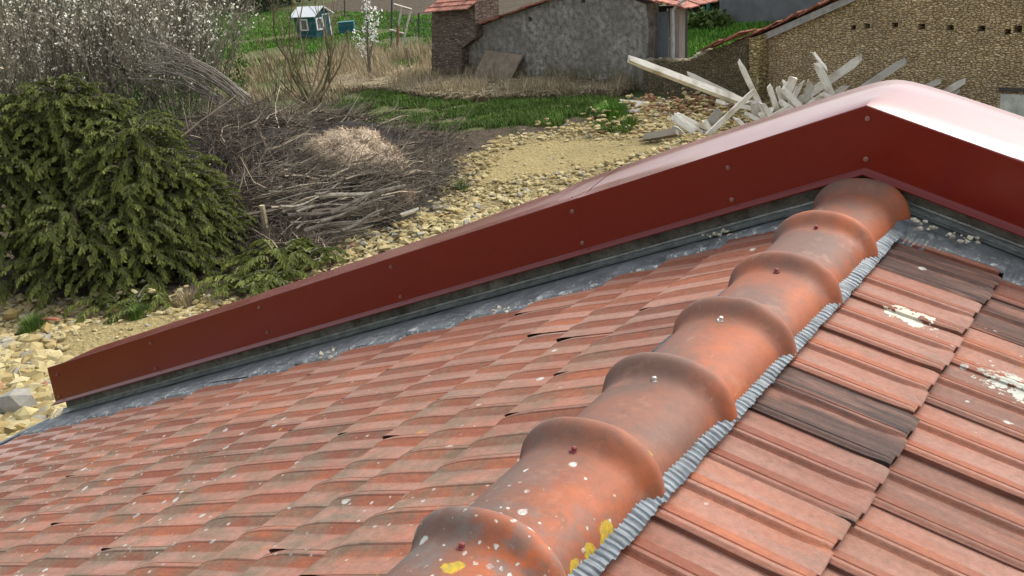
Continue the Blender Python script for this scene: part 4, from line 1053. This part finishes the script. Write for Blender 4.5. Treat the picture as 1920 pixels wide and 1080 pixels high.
# rake: grey barge board and broken tiles
m = MB()
Aa = lineV(1388, 90); Bb = lineV(1620, -12); d_ = (Bb - Aa).normalized(); upn = nB.cross(d_).normalized(); upn = upn if upn.z > 0 else -upn
m.box((Aa + Bb) / 2 + nB * .05, d_ * (Bb - Aa).length / 2, nB * .045, upn * .06); m.build('barge_board', MGW, barn)
m = MB(); rg = random.Random(8); L = (Bb - Aa).length + 3; k = 0; s_ = -0.95
while s_ < L:
    for r_ in range(5):
        c = Aa + d_ * s_ + upn * (.10 + rg.uniform(0, .05) + .012 * (r_ % 2)) + nB * (.08 - r_ * .17 + rg.uniform(-.02, .02))
        tdir = (d_ * -1 + upn * -.10 * rg.uniform(.2, 1.6) ).normalized()
        m.box(c, tdir * .16, nB * .085, upn * .010, (rg.random(), 0, 0, 1))
    s_ += .16
m.box(Aa + d_ * (L / 2) - nB * .6 + upn * .03, d_ * L / 2, nB * .6, upn * .03, (.2, 0, 0, 1))
m.build('roof', MRT, barn)
# pier
MPIER = stone_mat('pier_stone', (0.40, 0.30, 0.13), (0.58, 0.48, 0.26), (0.12, .09, .045), 1.0, n=15)
build_wall('buttress', [(1374, 195), (1380, 168), (1388, 140), (1397, 74), (1425, 66), (1424, 120), (1420, 200)], P0 + nB * .28, ex, nB, .277, MPIER, barn)
build_wall('doorway', [(1876, 176), (1935, 178), (1935, 300), (1870, 300)], P0 + nB * .02, ex, nB, .04, simple('flaking_whitewash', (.50, .52, .44), nscale=5, var=.35, bump=.5), barn)
build_wall('lintel', [(1872, 165), (1940, 167), (1940, 174), (1872, 172)], P0 + nB * .05, ex, nB, .1, simple('dark_lintel', (.07, .06, .05)), barn)
# lean-to wall left of the barn
MLOW = stone_mat('dark_field_stone', (0.17, 0.14, 0.085), (0.29, 0.235, 0.145), (0.055, .045, .028), 1.0, n=24, mossy=.45)
P0l = G(1300, 182); lw = empty('low_stone_wall', (P0l.x, P0l.y, ZG), 'low mossy field stone wall between grey shed and barn buttress', 'wall')
build_wall('wall', [(1206, 200), (1206, 120), (1228, 112), (1262, 116), (1295, 114), (1312, 106), (1336, 92), (1365, 84), (1400, 72), (1400, 200)], P0l, ex, nB, .45, MLOW, lw)
m = MB(); rg = random.Random(4)
for i in range(26):
    P = VP(1212 + i * 4.6, 114 - (0 if i < 18 else (i - 18) * 2.6), P0l - nB * .2, nB); stone(m, P, .10, (1.3, 1, .45), (rg.random() * .4, .5, 0, 1), rg)
m.build('coping_stone', MST, lw)
m = MB(); Aa = VP(1333, 93, P0l, nB); Bb = VP(1392, 70, P0l, nB); d_ = (Bb - Aa); L = d_.length; d_.normalize(); up2 = nB.cross(d_); up2 = up2 if up2.z > 0 else -up2
for i in range(int(L / .13) + 1):
    for r_ in range(3): m.box(Aa + d_ * (i * .13) + up2 * (.05 + rg.uniform(0, .04)) - nB * (r_ * .18 - .1), (d_ * -1 - up2 * .1) * .13, nB * .085, up2 * .011, (rg.random(), 0, 0, 1))
m.build('roof', MRT, lw)

# grey rendered shed
t = NT('grey_render', 0.95, 0, .12)
n1 = t.noise(1.3, 5, .6); n2 = t.noise(7, 5, .7); n3 = t.noise(30, 4, .7)
c = t.mix(t.ramp(n1, .35, .68), (.21, .196, .168), (.42, .39, .335)); c = t.mix(t.ramp(n2, .4, .62), c, (.14, .133, .118)); c = t.bright(c, t.ramp(n3, .3, .7, .75, 1.2))
p_ = t.sepxyz(t.obj); c = t.mix(t.math('MULTIPLY', t.ramp(p_[2], .7, 0), t.ramp(n2, .4, .55)), c, (.12, .115, .05))
t.base(c); t.bump(n2, .6, .03); MSHED = t.m
S0 = G(868, 150); S1 = G(1205, 170); exS, nS = wallframe(S0, S1)
shed = empty('grey_shed', (S0.x, S0.y, ZG), 'old shed with a stained grey rendered gable wall and small doorway at its right', 'shed')
build_wall('wall', [(864, 190), (862, 64), (905, 48), (960, 26), (1010, 10), (1060, -10), (1110, -24), (1165, -8), (1212, 8), (1216, 60), (1208, 190)], S0, exS, nS, .4, MSHED, shed, holes=[(994, 36, .05, .05), (1093, 1, .06, .05)])
m = MB(); rg = random.Random(17)
def rake(m, a, b, P_, n_, row=4, st=.15, w_=.085, back=.17):
    Aa = VP(a[0], a[1], P_, n_); Bb = VP(b[0], b[1], P_, n_); d_ = Bb - Aa; L = d_.length; d_.normalize(); u_ = n_.cross(d_); u_ = u_ if u_.z > 0 else -u_
    s_ = 0
    while s_ < L:
        for r_ in range(row): m.box(Aa + d_ * s_ + u_ * (.03 + rg.uniform(0, .03)) - n_ * (r_ * back - .10), (d_ - u_ * .1) * st * .95, n_ * w_, u_ * .011, (rg.random(), 0, 0, 1))
        s_ += st
rake(m, (852, 66), (1110, -26), S0, nS); rake(m, (1110, -26), (1284, 14), S0, nS, row=8)
m.build('roof', MRT, shed)
MDOOR = simple('weathered_door', (.13, .14, .15), nscale=8, stretch=(4, 4, .5)); MPOST = simple('weathered_post', (.23, .20, .17), nscale=8, stretch=(4, 4, .5))
MDARKI = simple('dark_interior', (.03, .028, .025), bump=0)
SR = S0 - nS * .5
build_wall('recess', [(1210, 190), (1210, 12), (1284, 10), (1284, 190)], SR - nS * .4, exS, nS, .1, MDARKI, shed)
build_wall('door', [(1228, 190), (1228, 24), (1252, 22), (1254, 190)], SR + nS * .2, exS, nS, .05, MDOOR, shed)
build_wall('door_post', [(1256, 190), (1256, 16), (1274, 16), (1273, 190)], SR + nS * .35, exS, nS, .2, MPOST, shed)
build_wall('door_post', [(1218, 190), (1218, 18), (1226, 18), (1226, 190)], SR + nS * .3, exS, nS, .15, MPOST, shed)
m = MB(); pp = [VP(x, y, S0 + nS * .1, nS) for x, y in ((1296, -6), (1280, 2), (1268, 10), (1262, 20), (1262, 60), (1262, 110))]; m.tube(pp, .03, 6); m.build('downpipe', simple('pale_pipe', (.38, .38, .36), bump=0), shed)
# brick pier with little tiled roof
B0 = G(830, 152); pr = empty('brick_outhouse', (B0.x, B0.y, ZG), 'narrow red brown brick pier with a small tiled roof left of the grey shed', 'outhouse')
MBRK = stone_mat('old_brick', (.16, .118, .088), (.28, .225, .18), (.12, .10, .08), .8, n=14)
build_wall('wall', [(812, 200), (810, 20), (866, 16), (890, 4), (892, 70), (866, 90), (866, 200)], B0, exS, nS, .8, MBRK, pr)
m = MB(); rg = random.Random(23)
for r_ in range(5):
    for k in range(11):
        c = VP(812 + k * 7.4 + r_ * 1.5, 20 - k * .6, B0, nS) + ZZ * (.05 + r_ * .085) - nS * (r_ * .17 - .12)
        m.box(c, exS * .075, nS * .14 - ZZ * .05, ZZ * .012, (rg.random(), 0, 0, 1))
m.build('roof', MRT, pr)
# leaning panel by the wall
m = MB(); q = [VP(x, y, S0 + nS * .5, nS) for x, y in ((884, 148), (888, 99), (957, 110), (955, 152))]; q[1] -= nS * .42; q[2] -= nS * .42
m.prism(q, nS * -.05); tag(m.build('leaning_panel', simple('rusted_sheet', (.22, .175, .125), nscale=5, var=.35)), 'brown sheet panel leaning against the grey shed wall', 'panel')
# far grey house wall
F0 = G(1350, 52); F1 = G(1600, 50); exF, nF = wallframe(F0, F1); fh = empty('far_grey_house', (F0.x, F0.y, ZG), 'plain dark grey rendered building behind the lawn at the top', 'building')
t2 = simple('dark_grey_render', (.15, .155, .155), nscale=2.5, var=.22, bump=.3)
build_wall('wall', [(1349, 60), (1349, -160), (1640, -160), (1640, 60)], F0, exF, nF, 3, t2, fh)
# green fence posts
def post(a, b, D_, r, mat, lab, nm='fence_post', cat='fence post', grp=None):
    Pa = G(*a) if D_ is None else DP(a[0], a[1], D_); Pb = DP(b[0], b[1], hd(Pa)); mm = MB(); mm.tube([Pa - ZZ * .1, Pa.lerp(Pb, .5), Pb], r, 6, (rnd(), 0, 0, 1)); return tag(mm.build(nm, mat), lab, cat, grp)
MFP = simple('dark_metal_post', (.06, .065, .055), rough=.6, bump=0); MFG = simple('green_post', (.03, .14, .11), rough=.5, bump=0); MWD = simple('grey_wood_post', (.21, .17, .13), nscale=9)
FP = [((1328, 50), (1328, -30), MFG, .055, 'green metal post in front of the far grey building'), ((785, 82), (785, 24), MFP, .03, 'dark metal post right of the wooden frame'), ((733, 92), (735, -20), MFP, .03, 'dark metal post left of the wooden frame'), ((646, 32), (646, -20), MFP, .03, 'thin dark post at the top behind the playhouse'), ((654, 105), (653, 58), MWD, .035, 'short brown post below the playhouse'), ((771, 140), (762, 90), MWD, .03, 'leaning stake in the tall dry grass'), ((696, 152), (693, 90), MWD, .022, 'thin stake under the white sapling'), ((800, 125), (798, 96), MWD, .03, 'short stake near the brick pier'), ((920, 60), (921, -20), MFG, .03, 'thin green post above the shed roof')]
for a, b, mt, r, lab in FP: post(a, b, None, r, mt, lab, grp='fence posts')
m = MB(); rgx = random.Random(2)
fa = [G(560, 95), G(655, 104), G(735, 93), G(800, 100), G(862, 104)]
# wire mesh fence
for h in [.1, .3, .5, .7, .9]:
    m.tube([p + ZZ * h for p in fa], .005, 3)
for i in range(4):
    for k in range(12):
        p = fa[i].lerp(fa[i + 1], k / 12); m.tube([p + ZZ * .02, p + ZZ * .95], .004, 3)
tag(m.build('wire_fence', MFP), 'thin wire mesh fence between the tall dry grass and the lawn', 'fence')
# wooden ladder-like frame
fr = empty('wooden_frame', G(745, 98), 'pale weathered wooden frame standing open in the dry grass', 'frame')
MFR = simple('pale_wood', (.42, .38, .32), nscale=12); dF = hd(G(745, 98))
for a, b, r in (((741, 100), (752, 14), .035), ((749, 104), (771, 16), .035), ((738, 8), (772, 18), .035), ((730, 56), (760, 64), .035)):
    m = MB(); m.tube([DP(a[0], a[1], dF), DP(b[0], b[1], dF + .3)], r, 4); m.build('bar', MFR, fr)
m = MB(); m.tube([G(746, 100), DP(746, 48, dF - .1)], .05, 6); tag(m.build('fence_post', simple('rusty_post', (.17, .10, .06))), 'rust brown post in front of the wooden frame', 'fence post', 'fence posts')

# playhouse
PH = G(592, 73); ph = empty('playhouse', (PH.x, PH.y, ZG), 'teal wooden playhouse with white roof and white window frames on the lawn', 'playhouse')
MTEAL = simple('teal_paint', (.015, .105, .125), rough=.6, nscale=6, var=.12, bump=.1); MWH = simple('white_paint', (.74, .76, .76), rough=.6, nscale=8, var=.08, bump=.05)
MPANE = simple('dim_pane', (.20, .17, .16), rough=.3, bump=0)
th = math.radians(33); a1 = (-RH * math.cos(th) + AH * math.sin(th)); a2 = (RH * math.sin(th + .15) + AH * math.cos(th + .15))
corner = Vector((PH.x, PH.y, ZG)) - AH * .1 + RH * .05
LW, GWd, WH = .94, .78, .80; ap = 1.06
def ppt(u, v, z, tp=1.0):   # u along long wall, v along gable; walls lean outwards a little to the top
    k = 1 + .10 * (z / WH - 1) * tp if z < WH else 1
    cu, cv = LW / 2, GWd / 2
    return corner + a1 * (cu + (u - cu) * k) + a2 * (cv + (v - cv) * k) + ZZ * z
m = MB(); q = [ppt(0, 0, 0), ppt(LW, 0, 0), ppt(LW, 0, WH), ppt(0, 0, WH), ppt(0, GWd, 0), ppt(LW, GWd, 0), ppt(LW, GWd, WH), ppt(0, GWd, WH), ppt(0, GWd / 2, ap), ppt(LW, GWd / 2, ap)]
m.add(q, [(0, 1, 2, 3), (5, 4, 7, 6), (0, 3, 8, 7, 4), (1, 5, 6, 9, 2), (3, 2, 9, 8), (7, 8, 9, 6)]); m.build('wall', MTEAL, ph)
m = MB()
for v0, v1 in ((-.07, GWd / 2), (GWd + .07, GWd / 2)):
    z0 = WH - .07 * (ap - WH) / (GWd / 2)
    a_, b_, c_, d_ = ppt(-.12, v0, z0, 0), ppt(LW + .12, v0, z0, 0), ppt(LW + .12, v1, ap, 0), ppt(-.12, v1, ap, 0)
    nrm_ = (b_ - a_).cross(d_ - a_).normalized(); nrm_ = nrm_ if nrm_.z > 0 else -nrm_
    m.prism([p + nrm_ * .035 for p in (a_, b_, c_, d_)], -nrm_ * .03)
m.build('roof', MWH, ph)
def pwin(o, e1, e2, nrm_, w_, h_, par, nm='window'):
    f = MB(); t_ = .045
    for s in (-1, 1): f.box(o + e1 * s * w_ / 2 + nrm_ * .02, e1 * t_ / 2, e2 * (h_ / 2 + t_ / 2), nrm_ * .015); f.box(o + e2 * s * h_ / 2 + nrm_ * .018, e1 * (w_ / 2 - t_ / 2), e2 * t_ / 2, nrm_ * .015)
    fo = f.build(nm, MWH, par); g = MB(); g.box(o + nrm_ * .006, e1 * (w_ / 2 - .02), e2 * (h_ / 2 - .02), nrm_ * .004); g.build('pane', MPANE, fo)
nA = -a2; nGb = -a1
nA = nA.normalized(); nGb = nGb.normalized()
pwin(ppt(LW * .50, -.01, .50), a1, ZZ, nA, .30, .36, ph); pwin(ppt(-.01, GWd * .27, .50), a2, ZZ, nGb, .26, .38, ph)
f = MB()
for s in (-1, 1): f.box(ppt(0, GWd * .72 + s * .17, .40) + nGb * .02, a2 * .02, ZZ * .38, nGb * .012)
f.box(ppt(0, GWd * .72, .79) + nGb * .02, a2 * .19, ZZ * .02, nGb * .012); f.build('door_frame', MWH, ph)
m = MB(); bx = corner + RH * 1.0 + AH * .9
m.box(bx + ZZ * .22 , RH * .28, AH * .2, ZZ * .20); m.build('planter_box', MTEAL, ph)
# hedge and far trees along the top edge
def farbush(px, py, H, W, n, lab, seed, mat=None, nm='bush'):
    P = G(px, py); rg = random.Random(seed); o = empty(nm, (P.x, P.y, ZG), lab, 'bush', 'dark bushes along the far edge'); m = MB(); m2 = MB()
    m2.tube([(P.x, P.y, ZG), (P.x, P.y, ZG + H * .6)], [.12, .05], 6)
    for i in range(14): twig(m2, (P.x, P.y, ZG + H * rg.uniform(.05, .4)), rdir(.8, rg), W * .5, .03, 4, .2, 0, (.5, 0, 0, 1), 3, rg)
    for i in range(n):
        v = Vector((rg.gauss(0, 1), rg.gauss(0, 1), rg.gauss(0, 1))).normalized() * rg.random() ** .4
        k = 1 + .35 * noise.noise(v * 2 + Vector((seed, 0, 0)))
        leaf(m, (P.x + v.x * W / 2 * k, P.y + v.y * W / 2 * k, ZG + H * .5 + v.z * H / 2 * k), rdir(.5, rg), .22, .12, (rg.random(), 0, 0, 1), rg)
    m2.build('trunk', MBARK, o); m.build('crown', mat or MHED, o)
MHED = simple('dark_hedge_leaf', (.035, .055, .022), nscale=1, attvar=.6, bump=0)
for i, (px, py, H, W, lab) in enumerate(((500, 22, 2.4, 3.2, 'dark bush directly left of the playhouse roof'), (445, 20, 2.6, 3.4, 'dark bush at the top behind the white flecked shrubs'), (395, 18, 2.6, 3.4, 'dark bush at the top just right of the thicket'), (1300, 28, 2.4, 3.4, 'dark hedge bush above the small lawn by the green post'), (1345, 26, 2.2, 2.6, 'dark bush touching the far grey building'), (545, 8, 2.6, 3.4, 'dark bush behind the playhouse roof'))):
    farbush(px, py, H, W, 1700, lab, 300 + i)
P = G(1325, 50); 
farbush(1326, 58, .5, 1.4, 350, 'small low green bush at the foot of the green post', 330, MGRN)

# ------------------------------------------------------------------ timber heap
t = NT('old_white_timber', 0.8, 0, .2)
n1 = t.noise(12, 5, .65, stretch=(.6, 3, 3)); n2 = t.noise(3, 3, .5)
c = t.mix(t.ramp(n1, .35, .65), (.68, .64, .54), (.86, .83, .74)); c = t.mix(t.ramp(n2, .5, .7), c, (.48, .43, .34)); c = t.mix(t.ag, c, (.20, .165, .12)); c = t.mix(t.ab, c, (.30, .29, .27))
t.base(t.bright(c, t.ramp(t.ar, 0, 1, .85, 1.1))); t.bump(n1, .4, .005); MTIM = t.m
def plank(a, b, wpx, lab, da=0.0, db=0.0, roll=.25, th=.03, brown=0.0, grey=0.0, nm='plank', tilt=None, grp='old boards in the timber heap'):
    D0 = TD; Aa = DP(a[0], a[1], D0 + da); Bb = DP(b[0], b[1], D0 + db)
    d_ = Bb - Aa; L = d_.length; d_.normalize(); view = (Aa - CAM).normalized()
    sd_ = d_.cross(view).normalized(); nr = sd_.cross(d_).normalized()
    sd_ = (sd_ * math.cos(roll) + nr * math.sin(roll)).normalized(); nr = sd_.cross(d_).normalized()
    W_ = wpx / FPX * (Aa - CAM).length / 2
    M_ = Matrix(((d_.x, sd_.x, nr.x, Aa.x), (d_.y, sd_.y, nr.y, Aa.y), (d_.z, sd_.z, nr.z, Aa.z), (0, 0, 0, 1)))
    rg = random.Random(int(a[0] * 7 + b[1])); mm = MB(); n_ = 10; vs = []; fs = []
    for i in range(n_ + 1):
        x = L * i / n_; bend = .01 * math.sin(i / n_ * 3.1) * rg.uniform(.5, 1)
        e0 = rg.uniform(-.03, .03) if i in (0, n_) else 0
        for j, (y, z) in enumerate(((-W_, -th), (W_, -th), (W_, th), (-W_, th))):
            ej = rg.uniform(-.07, .07) if i in (0, n_) else 0
            vs.append((x + (e0 if j in (1, 2) else -e0) + ej, y * (rg.uniform(.6, 1.0) if i in (0, n_) else rg.uniform(.95, 1.04)), z + bend))
    for i in range(n_):
        for j in range(4): fs.append((i * 4 + j, i * 4 + (j + 1) % 4, (i + 1) * 4 + (j + 1) % 4, (i + 1) * 4 + j))
    fs += [(3, 2, 1, 0), (n_ * 4, n_ * 4 + 1, n_ * 4 + 2, n_ * 4 + 3)]
    mm.add(vs, fs, (rg.random(), brown, grey, 1)); o = mm.build(nm, MTIM); o.matrix_world = M_; return tag(o, lab, nm, grp)
TD = hd(G(1400, 235))
PL = [((1183, 112), (1400, 194), 12, 'longest white beam of the heap, reaching far left in front of the stone wall', -.3, .2, .5, .06, 0, 0),
      ((1290, 140), (1382, 184), 11, 'short grey board lying just above the longest white beam', .3, .4, .2, .03, 0, .6),
      ((1388, 119), (1436, 220), 9, 'pinkish thin plank standing steeply in front of the stone pier', -.1, 0, .3, .03, .12, .1),
      ((1411, 173), (1318, 262), 9, 'white plank slanting down left from the steep pinkish plank', -.5, -.6, .3, .035, 0, 0),
      ((1262, 222), (1322, 262), 9, 'lowest board of the small stack at the left end of the heap', -.3, -.4, .1, .03, 0, .1),
      ((1266, 216), (1330, 258), 8, 'middle board of the small stack at the left end of the heap', -.2, -.3, .1, .03, 0, 0),
      ((1270, 213), (1345, 252), 7, 'top board of the small stack at the left end of the heap', -.1, -.2, .1, .03, .15, 0),
      ((1320, 226), (1336, 250), 9, 'short white offcut standing right of the small board stack', -.3, -.3, .2, .03, 0, 0),
      ((1413, 190), (1418, 222), 13, 'short grey pinkish plank standing upright below the crossing planks', -.1, -.1, .1, .04, .3, .3),
      ((1525, 98), (1549, 128), 5, 'thin dark edged lath sticking up above the upright white plank', .1, 0, .6, .015, 0, .1),
      ((1533, 122), (1565, 192), 14, 'broad upright white plank in the middle of the heap', 0, 0, .1, .03, 0, 0),
      ((1614, 109), (1490, 196), 14, 'long bluish white plank rising to the right behind the upright one', .3, .2, .1, .03, 0, .1),
      ((1693, 116), (1600, 178), 12, 'grey weathered plank rising right towards the capping apex', .2, 0, .2, .035, .35, .5),
      ((1828, 139), (1764, 178), 9, 'pale plank poking up right of the capping apex', .2, .1, .3, .05, .1, .0),
      ((1762, 152), (1735, 164), 9, 'grey stub just right of the capping apex', .2, .1, .2, .03, .3, .3),
      ((1800, 166), (1770, 190), 9, 'dark short stub below the pale plank right of the apex', .2, .1, .2, .03, .5, .2),
      ((1490, 142), (1472, 182), 15, 'broken white board with curled top end', -.1, -.1, .15, .03, .05, 0),
      ((1468, 166), (1506, 208), 12, 'splintered white board leaning left under the curled one', -.2, -.2, .3, .03, 0, 0),
      ((1441, 158), (1460, 214), 9, 'narrow pale board left of the splintered boards', -.2, -.2, .3, .03, .1, 0),
      ((1458, 162), (1474, 212), 8, 'second narrow pale board beside the splintered boards', -.1, -.1, .5, .03, .15, 0),
      ((1482, 200), (1440, 222), 7, 'small white board lying low in front of the splintered ones', -.4, -.4, .2, .03, 0, 0),
      ((1585, 163), (1562, 180), 9, 'short grey stub right of the upright white plank', .1, .1, .2, .03, .1, .5),
      ((1520, 154), (1510, 196), 12, 'grey white piece behind the broad upright plank', .2, .2, .2, .03, .1, .2),
      ((1528, 182), (1512, 204), 6, 'small white splinter at the edge of the capping', -.2, -.2, .2, .02, 0, 0),
      ((1380, 222), (1398, 240), 8, 'small white offcut close to the capping edge', -.5, -.5, .3, .03, 0, 0),
      ((1400, 214), (1422, 226), 8, 'pinkish offcut resting against the upright grey plank', -.4, -.4, .3, .03, .1, 0),
      ((1352, 205), (1326, 238), 16, 'wide grey panel leaning behind the small white offcut', .2, .1, .2, .02, .2, .6),
      ((1423, 218), (1446, 208), 13, 'pale board end below the narrow boards', -.3, -.3, .2, .03, .1, 0),
      ((1340, 188), (1360, 194), 7, 'small white chip left of the crossing planks', 0, 0, .2, .02, 0, 0),
      ((1208, 258), (1266, 248), 12, 'dark brown old beam on the rubble at the left foot of the heap', -.9, -.9, .3, .07, .85, 0),
      ((1500, 158), (1478, 206), 9, 'cream lath crossing behind the curled white board', .2, .1, .3, .03, .05, 0),
      ((1556, 170), (1500, 206), 8, 'thin cream board crossing low behind the broad upright plank', .15, .1, .2, .03, .1, 0),
      ((1462, 190), (1498, 214), 10, 'cream offcut at the foot of the splintered boards', -.3, -.3, .2, .03, .1, 0),
      ((1430, 196), (1450, 226), 9, 'cream end piece left of the narrow pale boards', -.35, -.35, .3, .03, .1, 0),
      ((1400, 236), (1360, 252), 8, 'pale offcut lying along the capping edge left of the heap', -.6, -.6, .2, .03, .1, .1),
      ((1540, 176), (1580, 190), 8, 'low pale board right of the broad upright plank', -.1, -.1, .2, .03, .1, .1),
      ((1376, 196), (1420, 206), 8, 'pale board lying under the crossing planks', .1, .1, .2, .03, .1, .1),
      ((1470, 150), (1484, 196), 6, 'slim cream slat between curled board and splintered board', .05, .0, .3, .03, .0, 0),
      ((1280, 262), (1262, 245), 22, 'grey slab half hidden by the capping below the board stack', -.6, -.6, .2, .04, .2, .7)]
for (a, b, wpx, lab, da, db, roll, th_, br, gr_) in PL: plank(a, b, wpx, lab, da, db, roll, th_, br, gr_)
TD = hd(G(1190, 205))
plank((1163, 192), (1213, 196), 13, 'flat grey white board beside the bright grass tuft', roll=.6, th=.02, grey=.25)
plank((1160, 212), (1200, 206), 6, 'thin pale lath in front of the flat grey board', roll=.4, th=.02, da=-.6, db=-.6)
TD = hd(G(700, 256))
for a, b, w_, lab in (((650, 255), (708, 257), 8, 'grey split log at the back edge of the brush pile'), ((700, 250), (755, 247), 9, 'pale split log right of the grey one behind the brush pile'), ((685, 236), (712, 243), 5, 'short pale stick lying on the soil above the split logs'), ((720, 258), (758, 256), 5, 'thin pale strip below the split logs')):
    plank(a, b, w_, lab, roll=.5, th=.05, grey=.2, nm='log', grp='split logs behind the brush pile')
TD = hd(G(640, 455))
for a, b, w_, lab in (((686, 442), (724, 460), 7, 'tan board lying on the stones under the pole stack'), ((628, 472), (660, 454), 5, 'short pale stick on the stones right of the green cuttings'), ((750, 404), (780, 394), 5, 'pale log end where the pole stack meets the gravel')):
    plank(a, b, w_, lab, roll=.4, th=.03, brown=.35, nm='log', grp='loose wood on the gravel')
TD = hd(G(60, 745))
plank((40, 734), (86, 752), 11, 'broken brown timber piece among the stones left of the capping', roll=.4, th=.03, brown=.8, nm='log', grp='loose wood on the gravel')
plank((12, 583), (108, 574), 4, 'grey branch lying on the gravel at the left edge', roll=.4, th=.02, grey=.5, nm='log', grp='loose wood on the gravel', da=3.6, db=3.6)
plank((152, 575), (230, 586), 4, 'grey branch lying on the gravel below the spruce', roll=.4, th=.02, grey=.5, nm='log', grp='loose wood on the gravel', da=3.4, db=3.4)
MTC = simple('terracotta_shard', (.42, .17, .09), nscale=9)
for px, py, w_, lab in ((262, 549, .13, 'broken terracotta tile piece under the edge of the spruce'), (96, 598, .09, 'small pinkish tile fragment beside the flat yellow stone'), (1107, 222, .12, 'orange tile fragment at the edge of the soil strip')):
    P = G(px, py, .04); m = MB(); m.box((0, 0, 0), (w_, 0, .02), (0, w_ * .55, 0), (0, .0, .012)); o = m.build('tile_fragment', MTC); o.location = P; o.rotation_euler = (.25, .1, px * .3); tag(o, lab, 'tile fragment', 'broken tile pieces')
